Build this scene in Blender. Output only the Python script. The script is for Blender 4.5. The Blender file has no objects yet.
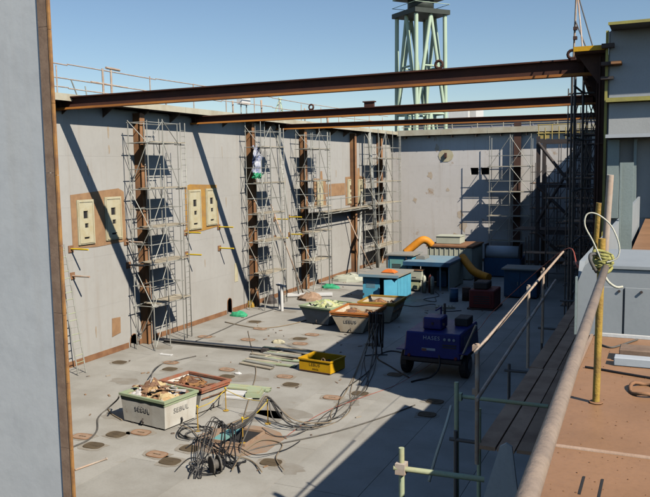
import bpy, bmesh, math, random
from mathutils import Vector, Matrix, Quaternion

random.seed(7)
scn = bpy.context.scene
COL = scn.collection
V = Vector
rad = math.radians

# ------------------------------------------------------------------ camera
F, PIT, YAW, ROLL, EYE = 755.0, rad(6.05), rad(24.5), rad(-0.9), 9.0
cyw, syw, cp, sp = math.cos(YAW), math.sin(YAW), math.cos(PIT), math.sin(PIT)
fwd = V((-syw*cp, cyw*cp, -sp)); rt0 = V((cyw, syw, 0)); up0 = rt0.cross(fwd)
rt = math.cos(ROLL)*rt0 + math.sin(ROLL)*up0
up = rt.cross(fwd)
EYEP = V((0, 0, EYE))
cam_d = bpy.data.cameras.new('camera'); cam = bpy.data.objects.new('camera', cam_d); COL.objects.link(cam)
cam_d.sensor_fit = 'HORIZONTAL'; cam_d.sensor_width = 36.0; cam_d.lens = F/650*36.0
cam_d.clip_start = 0.05; cam_d.clip_end = 5000
cam.matrix_world = Matrix(((rt.x, up.x, -fwd.x, 0), (rt.y, up.y, -fwd.y, 0), (rt.z, up.z, -fwd.z, EYE), (0, 0, 0, 1)))
scn.camera = cam

# ------------------------------------------------------------------ light
LDIR = V((-1.01, 0.53, -1.0)).normalized()          # the way the sunlight travels
SUN_EL = math.asin(-LDIR.z)
SUN_AZ = math.atan2(-LDIR.x, -LDIR.y)                # clockwise from +Y
world = bpy.data.worlds.new('World'); scn.world = world; world.use_nodes = True
wn = world.node_tree.nodes; wl = world.node_tree.links; wn.clear()
sky = wn.new('ShaderNodeTexSky'); sky.sky_type = 'NISHITA'; sky.sun_disc = False
sky.sun_elevation = SUN_EL; sky.sun_rotation = SUN_AZ
sky.air_density = 1.05; sky.dust_density = 0.0; sky.ozone_density = 3.2
bg = wn.new('ShaderNodeBackground'); bg.inputs[1].default_value = 0.09
wo = wn.new('ShaderNodeOutputWorld'); wl.new(sky.outputs[0], bg.inputs[0]); wl.new(bg.outputs[0], wo.inputs[0])
sd = bpy.data.lights.new('sun', 'SUN'); sd.energy = 5.0; sd.angle = rad(0.5); sd.color = (1.0, 0.93, 0.82)
so = bpy.data.objects.new('sun', sd); COL.objects.link(so)
so.rotation_euler = (-LDIR).to_track_quat('Z', 'Y').to_euler(); so.location = (60, -30, 70)
scn.cycles.diffuse_bounces = 0
vs = scn.view_settings; vs.view_transform = 'Standard'; vs.look = 'None'; vs.exposure = 0.12; vs.gamma = 1.0; vs.use_curve_mapping = False

# ------------------------------------------------------------------ placing helpers (sight line met with a plane of the place)
def _ray(x, y): return rt*((x-325)/F) - up*((y-248.5)/F) + fwd
def gz(x, y, z=0.0): d = _ray(x, y); return EYEP + d*((z-EYE)/d.z)
def gx(x, y, X): d = _ray(x, y); return EYEP + d*(X/d.x)
def gy(x, y, Y): d = _ray(x, y); return EYEP + d*(Y/d.y)

# ------------------------------------------------------------------ materials
def mat(name, base, rough=0.6, second=None, amt=0.5, scale=1.0, rust=0.0, rust_col=(0.16, 0.055, 0.02), rust_scale=1.5,
        streak=0.0, streak_col=None, fine=0.12, bump=0.15, bump_scale=30.0, metal=0.0, rand=0.0, spec=0.4):
    m = bpy.data.materials.new(name); m.use_nodes = True
    nt = m.node_tree; N = nt.nodes; L = nt.links; N.clear()
    out = N.new('ShaderNodeOutputMaterial'); b = N.new('ShaderNodeBsdfPrincipled'); L.new(b.outputs[0], out.inputs[0])
    geo = N.new('ShaderNodeNewGeometry'); P = geo.outputs['Position']
    def noise(sc, detail=4, vec=P, rg=0.6):
        n = N.new('ShaderNodeTexNoise'); n.inputs['Scale'].default_value = sc; n.inputs['Detail'].default_value = detail
        n.inputs['Roughness'].default_value = rg; L.new(vec, n.inputs['Vector']); return n.outputs['Fac']
    def ramp(f, a, c):
        r = N.new('ShaderNodeMapRange'); r.inputs['From Min'].default_value = a; r.inputs['From Max'].default_value = c
        r.interpolation_type = 'SMOOTHSTEP'; L.new(f, r.inputs['Value']); return r.outputs[0]
    def mul(f, k):
        q = N.new('ShaderNodeMath'); q.operation = 'MULTIPLY'; L.new(f, q.inputs[0]); q.inputs[1].default_value = k; return q.outputs[0]
    def mix(a, c, f):
        q = N.new('ShaderNodeMix'); q.data_type = 'RGBA'
        if isinstance(f, float): q.inputs[0].default_value = f
        else: L.new(f, q.inputs[0])
        for v, i in ((a, 6), (c, 7)):
            if isinstance(v, tuple): q.inputs[i].default_value = (*v, 1)
            else: L.new(v, q.inputs[i])
        return q.outputs[2]
    c = base
    if second is None: second = tuple(x*0.72 for x in base)
    c = mix(c, second, mul(ramp(noise(scale, 6), 0.36, 0.68), amt))
    if fine: c = mix(c, tuple(x*0.55 for x in base), mul(ramp(noise(bump_scale, 3), 0.45, 0.75), fine*2))
    if streak:
        mp = N.new('ShaderNodeMapping'); mp.inputs['Scale'].default_value = (2.6, 2.6, 0.13); L.new(P, mp.inputs['Vector'])
        s1 = noise(1.0, 5, mp.outputs[0], 0.65)
        c = mix(c, streak_col or (0.26, 0.19, 0.13), mul(ramp(s1, 0.50, 0.80), streak))
    if rust:
        n1 = noise(rust_scale, 8, P, 0.7)
        hi = 0.72 - 0.42*rust
        c = mix(c, rust_col, ramp(n1, hi-0.03, hi+0.10))
    if rand:
        oi = N.new('ShaderNodeObjectInfo'); hs = N.new('ShaderNodeHueSaturation')
        r = N.new('ShaderNodeMapRange'); r.inputs['To Min'].default_value = 1-rand; r.inputs['To Max'].default_value = 1+rand
        L.new(oi.outputs['Random'], r.inputs['Value']); L.new(r.outputs[0], hs.inputs['Value'])
        if isinstance(c, tuple): hs.inputs['Color'].default_value = (*c, 1)
        else: L.new(c, hs.inputs['Color'])
        c = hs.outputs[0]
    if isinstance(c, tuple): b.inputs['Base Color'].default_value = (*c, 1)
    else: L.new(c, b.inputs['Base Color'])
    rg = N.new('ShaderNodeMapRange'); rg.inputs['To Min'].default_value = max(0.05, rough-0.12); rg.inputs['To Max'].default_value = min(1, rough+0.12)
    L.new(noise(scale*3, 3), rg.inputs['Value']); L.new(rg.outputs[0], b.inputs['Roughness'])
    b.inputs['Metallic'].default_value = metal; b.inputs['Specular IOR Level'].default_value = spec
    if bump:
        bp = N.new('ShaderNodeBump'); bp.inputs['Strength'].default_value = bump; bp.inputs['Distance'].default_value = 0.02
        L.new(noise(bump_scale*0.6, 4), bp.inputs['Height']); L.new(bp.outputs[0], b.inputs['Normal'])
    return m

M = {}
M['wall'] = mat('wall paint', (0.48, 0.465, 0.43), 0.62, (0.42, 0.40, 0.365), 0.6, 0.35, rust=0.15, rust_col=(0.40, 0.29, 0.19), rust_scale=0.8, streak=0.5, streak_col=(0.37, 0.31, 0.245), fine=0.05, bump=0.35, bump_scale=3.0, rand=0.02)
M['wall_end'] = mat('end wall paint', (0.70, 0.665, 0.63), 0.62, (0.64, 0.605, 0.56), 0.6, 0.35, rust=0.20, rust_col=(0.42, 0.27, 0.14), rust_scale=0.55, streak=0.30, streak_col=(0.40, 0.29, 0.19), fine=0.05, bump=0.35, bump_scale=3.0, rand=0.015)
M['end_stain'] = mat('pale rust stain', (0.60, 0.52, 0.42), 0.75, (0.56, 0.42, 0.28), 0.9, 3.5)
M['wall_stain'] = mat('pale wall stain', (0.45, 0.385, 0.30), 0.75, (0.40, 0.31, 0.22), 0.9, 3.5)
M['floor_stain'] = mat('floor stain', (0.345, 0.32, 0.275), 0.6, (0.28, 0.245, 0.195), 0.9, 1.6, rust=0.12, rust_col=(0.27, 0.2, 0.13))
M['dark_steel'] = mat('dark steel', (0.055, 0.05, 0.05), 0.7, (0.09, 0.06, 0.045), 0.6, 1.2, rust=0.12)
M['void'] = mat('unlit hollow steel', (0.03, 0.028, 0.028), 0.9, bump=0)
M['floor'] = mat('floor plate', (0.44, 0.42, 0.372), 0.66, (0.34, 0.317, 0.272), 0.9, 0.5, rust=0.15, rust_col=(0.30, 0.245, 0.175), rust_scale=0.8, fine=0.12, bump=0.12, bump_scale=14, rand=0.07)
M['floor_base'] = mat('floor underside', (0.13, 0.115, 0.10), 0.9, bump=0)
M['rust_strip'] = mat('rust strip', (0.33, 0.17, 0.085), 0.8, (0.20, 0.09, 0.045), 0.8, 1.4, rust=0.15)
M['rust_beam'] = mat('mill rusted beam', (0.068, 0.030, 0.022), 0.75, (0.11, 0.042, 0.024), 0.7, 0.8, rust=0.10, rust_col=(0.15, 0.06, 0.025), rust_scale=1.2, spec=0.3)
M['rust_flange'] = mat('orange rusted flange', (0.72, 0.28, 0.05), 0.75, (0.16, 0.055, 0.03), 0.85, 0.10, rust=0.08, rust_col=(0.10, 0.04, 0.03))
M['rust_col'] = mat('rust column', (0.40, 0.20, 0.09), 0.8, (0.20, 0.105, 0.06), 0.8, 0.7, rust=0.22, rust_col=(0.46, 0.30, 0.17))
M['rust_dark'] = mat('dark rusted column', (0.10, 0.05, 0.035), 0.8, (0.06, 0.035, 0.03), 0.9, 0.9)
M['tan'] = mat('tan primer', (0.42, 0.25, 0.13), 0.8, (0.30, 0.17, 0.09), 0.8, 1.6, rust=0.14, rust_col=(0.5, 0.30, 0.12))
M['ochre_primer'] = mat('ochre primer', (0.50, 0.27, 0.06), 0.8, (0.36, 0.20, 0.08), 0.8, 1.8, rust=0.1, rust_col=(0.55, 0.36, 0.05))
M['cream'] = mat('cream plate', (0.60, 0.55, 0.38), 0.7, (0.52, 0.43, 0.24), 0.7, 2.2, rust=0.1, rust_col=(0.5, 0.32, 0.1))
M['fascia'] = mat('cream fascia', (0.56, 0.52, 0.40), 0.7, (0.40, 0.33, 0.22), 0.7, 0.9, rust=0.14, rust_col=(0.33, 0.2, 0.08))
M['galv'] = mat('galvanised tube', (0.46, 0.46, 0.41), 0.5, (0.30, 0.29, 0.25), 0.8, 1.4, rust=0.06, bump=0.0, metal=0.25, rand=0.18)
M['tube_green'] = mat('pale green tube', (0.42, 0.50, 0.33), 0.55, (0.50, 0.47, 0.26), 0.8, 3.0, rust=0.08, bump=0.0, rand=0.10)
M['tube_rust'] = mat('worn rusty tube', (0.46, 0.30, 0.20), 0.65, (0.55, 0.48, 0.40), 0.9, 3.0, rust=0.1, bump=0.1, rand=0.08)
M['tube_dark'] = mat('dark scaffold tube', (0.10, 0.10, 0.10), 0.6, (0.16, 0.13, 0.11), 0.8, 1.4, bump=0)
M['rail_near'] = mat('weathered handrail tube', (0.34, 0.255, 0.19), 0.5, (0.25, 0.19, 0.15), 0.9, 9.0, rust=0.18, rust_col=(0.34, 0.19, 0.09), rust_scale=9, bump=0.25, bump_scale=60, fine=0.2)
M['plank'] = mat('scaffold plank', (0.50, 0.44, 0.33), 0.8, (0.36, 0.30, 0.22), 0.8, 2.0, bump=0.2, rand=0.16)
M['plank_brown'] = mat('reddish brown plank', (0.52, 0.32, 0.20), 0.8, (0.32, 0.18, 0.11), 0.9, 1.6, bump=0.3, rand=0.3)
M['yellow'] = mat('yellow paint', (0.74, 0.42, 0.012), 0.5, (0.62, 0.32, 0.015), 0.7, 2.5, rust=0.10, rust_col=(0.30, 0.15, 0.03))
M['crate_yellow'] = mat('worn ochre crate paint', (0.52, 0.33, 0.05), 0.7, (0.36, 0.18, 0.05), 0.9, 1.8, rust=0.25, rust_col=(0.42, 0.30, 0.18))
M['olive_rail'] = mat('dull yellow rail', (0.50, 0.38, 0.12), 0.6, (0.36, 0.27, 0.12), 0.8, 2.0)
M['yellow_rod'] = mat('yellow rod', (0.75, 0.52, 0.03), 0.55, bump=0)
M['yellow_post'] = mat('flaking yellow post', (0.47, 0.30, 0.06), 0.6, (0.30, 0.18, 0.06), 0.9, 6.0, rust=0.32, rust_col=(0.22, 0.11, 0.05), rust_scale=16, bump=0.3, bump_scale=70)
M['black_rubber'] = mat('black rubber', (0.02, 0.02, 0.022), 0.6, bump=0.1)
M['cable_grey'] = mat('dusty grey cable', (0.10, 0.095, 0.09), 0.7, (0.17, 0.15, 0.12), 0.8, 4, bump=0)
M['cable_tan'] = mat('tan cable', (0.30, 0.23, 0.15), 0.7, bump=0)
M['red_cable'] = mat('red cable', (0.50, 0.10, 0.06), 0.6, bump=0)
M['white_rope'] = mat('off white rope', (0.62, 0.60, 0.48), 0.8, bump=0.2, bump_scale=120)
M['yellow_rope'] = mat('yellow green rope', (0.42, 0.39, 0.12), 0.85, (0.24, 0.23, 0.08), 0.7, 30, bump=0.4, bump_scale=160)
M['skip_grey'] = mat('grey white skip paint', (0.70, 0.68, 0.61), 0.65, (0.58, 0.53, 0.45), 0.7, 1.3, rust=0.14, rust_col=(0.26, 0.16, 0.09), streak=0.35, streak_col=(0.27, 0.17, 0.09), rand=0.03)
M['skip_tan'] = mat('rusty cream skip paint', (0.68, 0.60, 0.46), 0.7, (0.56, 0.43, 0.28), 0.8, 1.2, rust=0.18, rust_col=(0.28, 0.13, 0.05), streak=0.4, streak_col=(0.27, 0.15, 0.07))
M['skip_in'] = mat('skip interior', (0.17, 0.10, 0.06), 0.85, (0.24, 0.12, 0.05), 0.8, 2)
M['rim_green'] = mat('green skip rim', (0.34, 0.42, 0.25), 0.65, (0.42, 0.42, 0.30), 0.6, 3, rust=0.1)
M['rim_red'] = mat('red skip rim', (0.40, 0.13, 0.07), 0.7, (0.34, 0.21, 0.14), 0.9, 3, rust=0.2, rust_col=(0.24, 0.13, 0.08))
M['rim_orange'] = mat('orange skip rim', (0.55, 0.17, 0.04), 0.65, (0.45, 0.2, 0.06), 0.7, 3, rust=0.1)
M['ink'] = mat('stencil grey', (0.13, 0.13, 0.14), 0.8, (0.46, 0.44, 0.39), 1.0, 9, bump=0)
M['ink_white'] = mat('white letters', (0.70, 0.70, 0.72), 0.6, bump=0)
M['ink_dark'] = mat('dark brown letters', (0.16, 0.08, 0.01), 0.7, (0.4, 0.24, 0.01), 0.6, 12, bump=0)
M['blue_cab'] = mat('sky blue cabinet', (0.12, 0.46, 0.64), 0.5, (0.09, 0.37, 0.55), 0.7, 1.5, rust=0.07, rust_col=(0.25, 0.2, 0.16), rand=0.06)
M['teal'] = mat('teal panel', (0.16, 0.42, 0.42), 0.55, (0.22, 0.38, 0.32), 0.7, 1.5, rust=0.08)
M['roof_grey'] = mat('grey cabinet roof', (0.30, 0.31, 0.29), 0.65, (0.38, 0.33, 0.25), 0.8, 1.3, rust=0.1)
M['blue_roof'] = mat('blue grey table roof', (0.22, 0.36, 0.44), 0.55, (0.30, 0.36, 0.38), 0.7, 1.2, rust=0.08)
M['cream_box'] = mat('cream container', (0.56, 0.57, 0.45), 0.6, (0.47, 0.48, 0.38), 0.7, 1.2, rust=0.09, rust_col=(0.36, 0.2, 0.08))
M['orange'] = mat('orange tarpaulin', (0.80, 0.20, 0.03), 0.7, (0.66, 0.15, 0.03), 0.6, 4, bump=0.3)
M['duct'] = mat('orange yellow duct', (0.78, 0.30, 0.02), 0.6, (0.62, 0.22, 0.02), 0.7, 3)
M['comp_blue'] = mat('deep blue machine paint', (0.015, 0.024, 0.19), 0.42, (0.013, 0.019, 0.13), 0.6, 1.5, rust=0.04, rust_col=(0.05, 0.04, 0.07))
M['dark_blue'] = mat('dusty blue cabinet', (0.03, 0.10, 0.20), 0.55, (0.03, 0.07, 0.13), 0.7, 1.5)
M['dark_red'] = mat('dark red machine', (0.20, 0.035, 0.03), 0.6, (0.12, 0.03, 0.03), 0.7, 1.5, rust=0.1)
M['rim_grey'] = mat('wheel rim', (0.12, 0.12, 0.14), 0.5)
M['deck'] = mat('ochre red oxide deck', (0.385, 0.205, 0.105), 0.45, (0.30, 0.16, 0.08), 0.9, 1.1, rust=0.14, rust_col=(0.28, 0.15, 0.085), rust_scale=3.5, fine=0.12, bump=0.12, bump_scale=30, rand=0.03)
M['weld'] = mat('pale deck seam', (0.47, 0.33, 0.24), 0.35, (0.40, 0.25, 0.16), 0.8, 3.0, bump=0.2, bump_scale=50)
M['bulk_grey'] = mat('blue grey steel paint', (0.50, 0.53, 0.55), 0.55, (0.45, 0.475, 0.49), 0.7, 0.8, rust=0.05, rust_col=(0.3, 0.24, 0.2), fine=0.04, bump=0.06)
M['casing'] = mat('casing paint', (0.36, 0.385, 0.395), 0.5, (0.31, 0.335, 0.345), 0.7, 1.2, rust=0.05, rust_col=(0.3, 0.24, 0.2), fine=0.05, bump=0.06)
M['panel_shade'] = mat('shade darkened panel grey', (0.42, 0.44, 0.455), 0.5, (0.36, 0.38, 0.395), 0.7, 0.7, rust=0.05, bump=0.06)  # kept darker than the panel below, shade put into the colour
M['bulk_green'] = mat('greenish grey steel paint', (0.30, 0.36, 0.34), 0.55, (0.26, 0.31, 0.30), 0.7, 0.8, rust=0.05)
M['pale_plate'] = mat('pale grey plate', (0.46, 0.47, 0.46), 0.55, (0.40, 0.41, 0.40), 0.7, 1.0, rust=0.05)
M['bulk_rust'] = mat('rusty bulkhead edge', (0.29, 0.20, 0.14), 0.75, (0.20, 0.13, 0.09), 0.9, 3.5, rust=0.16, rust_col=(0.40, 0.27, 0.17), rust_scale=5, fine=0.25)
M['edge_orange'] = mat('bright rust edge', (0.46, 0.23, 0.07), 0.75, (0.24, 0.12, 0.06), 0.95, 3.2, rust=0.15, rust_col=(0.16, 0.08, 0.05), rust_scale=6)
M['bulk_plate'] = mat('bulkhead plate paint', (0.55, 0.57, 0.575), 0.5, (0.49, 0.51, 0.52), 0.8, 0.9, rust=0.07, rust_col=(0.34, 0.26, 0.2), rust_scale=3, streak=0.22, streak_col=(0.40, 0.36, 0.31), fine=0.07, bump=0.35, bump_scale=4)
M['olive'] = mat('olive yellow edge paint', (0.42, 0.38, 0.10), 0.6, (0.30, 0.26, 0.10), 0.7, 2)
M['crane_green'] = mat('pale green crane paint', (0.50, 0.62, 0.46), 0.5, (0.42, 0.54, 0.39), 0.6, 0.2, bump=0)
M['crane_dark'] = mat('dark crane machinery', (0.05, 0.06, 0.05), 0.6, bump=0)
M['white'] = mat('white paint', (0.76, 0.75, 0.72), 0.6, (0.66, 0.64, 0.6), 0.6, 1.5)
M['pink_white'] = mat('warm white tube', (0.56, 0.44, 0.34), 0.65, (0.40, 0.28, 0.20), 0.9, 5.0, rust=0.15, rust_col=(0.26, 0.15, 0.09), rust_scale=8, bump=0.1)
M['shed'] = mat('haze tinted shed grey', (0.36, 0.35, 0.39), 0.7, (0.40, 0.37, 0.38), 0.6, 0.08, streak=0.15, streak_col=(0.42, 0.36, 0.34), bump=0)  # lavender cast puts the distant haze into the shed's colour
M['cover_dark'] = mat('dark rusty cover', (0.13, 0.095, 0.055), 0.75, (0.09, 0.065, 0.04), 0.8, 3)
M['cover_rust'] = mat('orange rust cover', (0.42, 0.29, 0.20), 0.8, (0.34, 0.21, 0.13), 0.9, 5, rust=0.2, rust_col=(0.26, 0.15, 0.09), rust_scale=6)
M['halo'] = mat('brown stain round cover', (0.37, 0.335, 0.28), 0.8, (0.29, 0.245, 0.185), 0.9, 3)
M['rust_patch'] = mat('rust patch on floor', (0.38, 0.24, 0.15), 0.8, (0.33, 0.27, 0.21), 0.8, 2)
M['green_cloth'] = mat('green sheet', (0.05, 0.42, 0.20), 0.7, (0.05, 0.32, 0.16), 0.7, 5)
M['blue_white'] = mat('blue and white sheet', (0.66, 0.68, 0.74), 0.7, (0.06, 0.10, 0.32), 1.0, 3.2, bump=0.3)
M['lime'] = mat('lime green rubble sheet', (0.48, 0.56, 0.22), 0.8, (0.40, 0.44, 0.24), 0.8, 2.5)
M['ground'] = mat('shipyard ground', (0.22, 0.21, 0.19), 0.9, (0.17, 0.16, 0.14), 0.8, 0.05)
M['rope'] = mat('hemp rope', (0.35, 0.25, 0.15), 0.8, bump=0)
def heap_mat(name, cols):
    m = bpy.data.materials.new(name); m.use_nodes = True; N = m.node_tree.nodes; L = m.node_tree.links
    b = N['Principled BSDF']; geo = N.new('ShaderNodeNewGeometry')
    vo = N.new('ShaderNodeTexVoronoi'); vo.inputs['Scale'].default_value = 3.4; L.new(geo.outputs['Position'], vo.inputs['Vector'])
    sp_ = N.new('ShaderNodeSeparateColor'); L.new(vo.outputs['Color'], sp_.inputs[0])
    cr = N.new('ShaderNodeValToRGB'); cr.color_ramp.interpolation = 'CONSTANT'
    for i, c in enumerate(cols):
        e = cr.color_ramp.elements[i] if i < 2 else cr.color_ramp.elements.new(i/len(cols))
        e.position = i/len(cols); e.color = (*c, 1)
    L.new(sp_.outputs[0], cr.inputs[0]); L.new(cr.outputs[0], b.inputs['Base Color']); b.inputs['Roughness'].default_value = 0.8
    return m
M['heap_light'] = heap_mat('mixed pale rubbish', [(0.62, 0.58, 0.55), (0.50, 0.32, 0.15), (0.55, 0.42, 0.22), (0.30, 0.17, 0.09), (0.60, 0.50, 0.38), (0.22, 0.12, 0.07)])
M['heap_rust'] = heap_mat('rusty scrap', [(0.26, 0.11, 0.05), (0.16, 0.08, 0.045), (0.36, 0.18, 0.07), (0.12, 0.07, 0.05)])
M['litter'] = heap_mat('scraps', [(0.30, 0.22, 0.15), (0.20, 0.12, 0.07), (0.42, 0.36, 0.28), (0.14, 0.11, 0.09), (0.34, 0.20, 0.11)])
M['heap_lime'] = heap_mat('green yellow bags', [(0.46, 0.52, 0.20), (0.55, 0.55, 0.26), (0.40, 0.46, 0.24), (0.50, 0.50, 0.36)])
M['heap_dark'] = heap_mat('dark machine parts', [(0.05, 0.05, 0.07), (0.08, 0.06, 0.06), (0.04, 0.05, 0.10), (0.12, 0.06, 0.05)])

# ------------------------------------------------------------------ object helpers
def thing(name, label, cat, loc=(0, 0, 0), rz=0.0, group=None):
    o = bpy.data.objects.new(name, None); COL.objects.link(o); o.empty_display_size = 0.3
    o.location = loc; o.rotation_euler = (0, 0, rz); o['label'] = label; o['category'] = cat
    if group: o['group'] = group
    return o
def tag(o, label=None, cat=None, group=None, kind=None):
    if label: o['label'] = label
    if cat: o['category'] = cat
    if group: o['group'] = group
    if kind: o['kind'] = kind
    return o
def tree(o):
    r = [o]
    for c in o.children: r += tree(c)
    return r
def dup(root, loc, rz=None, label=None):
    def cp_(o, par):
        c = o.copy(); COL.objects.link(c)
        if par: c.parent = par
        for ch in o.children: cp_(ch, c)
        return c
    r = cp_(root, None); r.location = loc
    if rz is not None: r.rotation_euler = (0, 0, rz)
    if label: r['label'] = label
    return r
def wloc(o):
    p = V((0, 0, 0))
    while o is not None: p = p + o.location; o = o.parent
    return p

class MB:
    def __init__(s): s.bm = bmesh.new()
    def box(s, x0, x1, y0, y1, z0, z1, rot=None, c=None):
        vs_ = [V((x, y, z)) for x in (x0, x1) for y in (y0, y1) for z in (z0, z1)]
        if rot is not None:
            c = c or V(((x0+x1)/2, (y0+y1)/2, (z0+z1)/2)); vs_ = [rot @ (v-c) + c for v in vs_]
        b = [s.bm.verts.new(v) for v in vs_]
        for f in ((0, 1, 3, 2), (4, 6, 7, 5), (0, 4, 5, 1), (2, 3, 7, 6), (0, 2, 6, 4), (1, 5, 7, 3)): s.bm.faces.new([b[i] for i in f])
        return s
    def prism(s, pts, off):
        """flat polygon pts (3d), thickened by the vector off"""
        off = V(off); a = [s.bm.verts.new(V(p)) for p in pts]; b = [s.bm.verts.new(V(p)+off) for p in pts]
        n = len(a); s.bm.faces.new(a); s.bm.faces.new(b[::-1])
        for i in range(n): s.bm.faces.new([a[i], b[i], b[(i+1) % n], a[(i+1) % n]])
        return s
    def frustum(s, bot, top):
        a = [s.bm.verts.new(V(p)) for p in bot]; b = [s.bm.verts.new(V(p)) for p in top]; n = len(a)
        s.bm.faces.new(a[::-1]); s.bm.faces.new(b)
        for i in range(n): s.bm.faces.new([a[i], a[(i+1) % n], b[(i+1) % n], b[i]])
        return s
    def tube(s, pts, r, n=6, closed=False):
        pts = [V(p) for p in pts]; rings = []; prev = None
        for i, p in enumerate(pts):
            a = pts[max(i-1, 0)]; b = pts[min(i+1, len(pts)-1)]
            if closed: a = pts[i-1]; b = pts[(i+1) % len(pts)]
            t = (b-a).normalized()
            if prev is None: u = t.orthogonal().normalized()
            else: u = (prev - t*prev.dot(t)); u = u.normalized() if u.length > 1e-6 else t.orthogonal().normalized()
            prev = u; w = t.cross(u); rr = r[i] if isinstance(r, (list, tuple)) else r
            rings.append([s.bm.verts.new(p + (u*math.cos(2*math.pi*k/n) + w*math.sin(2*math.pi*k/n))*rr) for k in range(n)])
        m_ = len(rings)
        for i in range(m_ if closed else m_-1):
            A, B = rings[i], rings[(i+1) % m_]
            for k in range(n): 
                f = s.bm.faces.new([A[k], A[(k+1) % n], B[(k+1) % n], B[k]]); f.smooth = True
        if not closed: s.bm.faces.new(rings[0][::-1]); s.bm.faces.new(rings[-1])
        return s
    def wheel(s, c, axis, r, w, n=20):
        c = V(c); ax = V(axis).normalized()
        prof = [(-w/2, r*0.55), (-w/2, r*0.88), (-w*0.36, r), (w*0.36, r), (w/2, r*0.88), (w/2, r*0.55)]
        u = ax.orthogonal().normalized(); v = ax.cross(u); rings = []
        for d, q in prof: rings.append([s.bm.verts.new(c + ax*d + (u*math.cos(2*math.pi*k/n)+v*math.sin(2*math.pi*k/n))*q) for k in range(n)])
        for A, B in zip(rings, rings[1:]):
            for k in range(n): s.bm.faces.new([A[k], A[(k+1) % n], B[(k+1) % n], B[k]])
        s.bm.faces.new(rings[0][::-1]); s.bm.faces.new(rings[-1]); return s
    def build(s, name, m, parent=None, local=False, bevel=0.0):
        bm = s.bm
        if bevel:
            try: bmesh.ops.bevel(bm, geom=bm.edges[:], offset=bevel, segments=1, affect='EDGES')
            except Exception: pass
        bmesh.ops.recalc_face_normals(bm, faces=bm.faces[:])
        me = bpy.data.meshes.new(name)
        if not local and parent is not None:
            bmesh.ops.translate(bm, verts=bm.verts[:], vec=-wloc(parent))
        bm.to_mesh(me); bm.free()
        me.materials.append(M[m]); o = bpy.data.objects.new(name, me); COL.objects.link(o)
        if parent is not None: o.parent = parent
        else:                                     # a top-level mesh: its origin goes to its base
            if me.vertices:
                xs = [v.co for v in me.vertices]
                c = V((sum(v.x for v in xs)/len(xs), sum(v.y for v in xs)/len(xs), min(v.z for v in xs)))
                me.transform(Matrix.Translation(-c)); o.location = c
        return o

_unit = {}
def unit(kind, m):
    k = (kind, m)
    if k not in _unit:
        bm = bmesh.new()
        if kind == 'tube':
            A = [bm.verts.new((math.cos(2*math.pi*i/8), math.sin(2*math.pi*i/8), 0)) for i in range(8)]
            B = [bm.verts.new((v.co.x, v.co.y, 1)) for v in A]
            for i in range(8): bm.faces.new([A[i], A[(i+1) % 8], B[(i+1) % 8], B[i]]).smooth = True
            bm.faces.new(A[::-1]); bm.faces.new(B)
        else:
            b = [bm.verts.new((x, y, z)) for x in (-.5, .5) for y in (-.5, .5) for z in (-.5, .5)]
            for f in ((0, 1, 3, 2), (4, 6, 7, 5), (0, 4, 5, 1), (2, 3, 7, 6), (0, 2, 6, 4), (1, 5, 7, 3)): bm.faces.new([b[i] for i in f])
        me = bpy.data.meshes.new(kind); bm.to_mesh(me); bm.free(); me.materials.append(M[m]); _unit[k] = me
    return _unit[k]
def tube(name, p0, p1, r, m, parent, local=False):
    p0, p1 = V(p0), V(p1)
    if not local and parent is not None: w = wloc(parent); p0 = p0-w; p1 = p1-w
    o = bpy.data.objects.new(name, unit('tube', m)); COL.objects.link(o); o.parent = parent
    d = p1-p0; o.location = p0; o.rotation_mode = 'QUATERNION'; o.rotation_quaternion = d.to_track_quat('Z', 'Y'); o.scale = (r, r, d.length)
    return o
def block(name, x0, x1, y0, y1, z0, z1, m, parent, local=False, rz=0.0):
    c = V(((x0+x1)/2, (y0+y1)/2, (z0+z1)/2))
    if not local and parent is not None: c = c - wloc(parent)
    o = bpy.data.objects.new(name, unit('box', m)); COL.objects.link(o); o.parent = parent
    o.location = c; o.scale = (x1-x0, y1-y0, z1-z0); o.rotation_euler = (0, 0, rz); return o
def curve(pts, k=6):
    pts = [V(p) for p in pts]; out = []
    for i in range(len(pts)-1):
        a, b, c, d = pts[max(i-1, 0)], pts[i], pts[i+1], pts[min(i+2, len(pts)-1)]
        for j in range(k):
            t = j/k
            out.append(0.5*((2*b) + (c-a)*t + (2*a-5*b+4*c-d)*t*t + (3*b-a-3*c+d)*t**3))
    out.append(pts[-1]); return out
def cells(x0, x1, z0, z1, holes):
    xs = sorted({x0, x1, *[v for h in holes for v in h[:2]]}); zs = sorted({z0, z1, *[v for h in holes for v in h[2:]]})
    for a, b in zip(xs, xs[1:]):
        for c, d in zip(zs, zs[1:]):
            if not any(h[0] <= a and b <= h[1] and h[2] <= c and d <= h[3] for h in holes): yield a, b, c, d
def lettering(txt, size, m, parent, mw, name='lettering', ex=0.004):
    cu = bpy.data.curves.new(name, 'FONT'); cu.body = txt; cu.size = size; cu.extrude = ex; cu.align_x = 'CENTER'; cu.align_y = 'CENTER'
    cu.space_character = 1.15
    t = bpy.data.objects.new('tmp', cu); me = bpy.data.meshes.new_from_object(t); bpy.data.objects.remove(t)
    me.transform(mw); me.materials.clear(); me.materials.append(M[m]); me.name = name
    o = bpy.data.objects.new(name, me); COL.objects.link(o); o.parent = parent; return o
def plane_mw(origin, xdir, ydir):
    x = V(xdir).normalized(); y = V(ydir).normalized(); z = x.cross(y)
    return Matrix(((x.x, y.x, z.x, origin[0]), (x.y, y.y, z.y, origin[1]), (x.z, y.z, z.z, origin[2]), (0, 0, 0, 1)))

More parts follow.
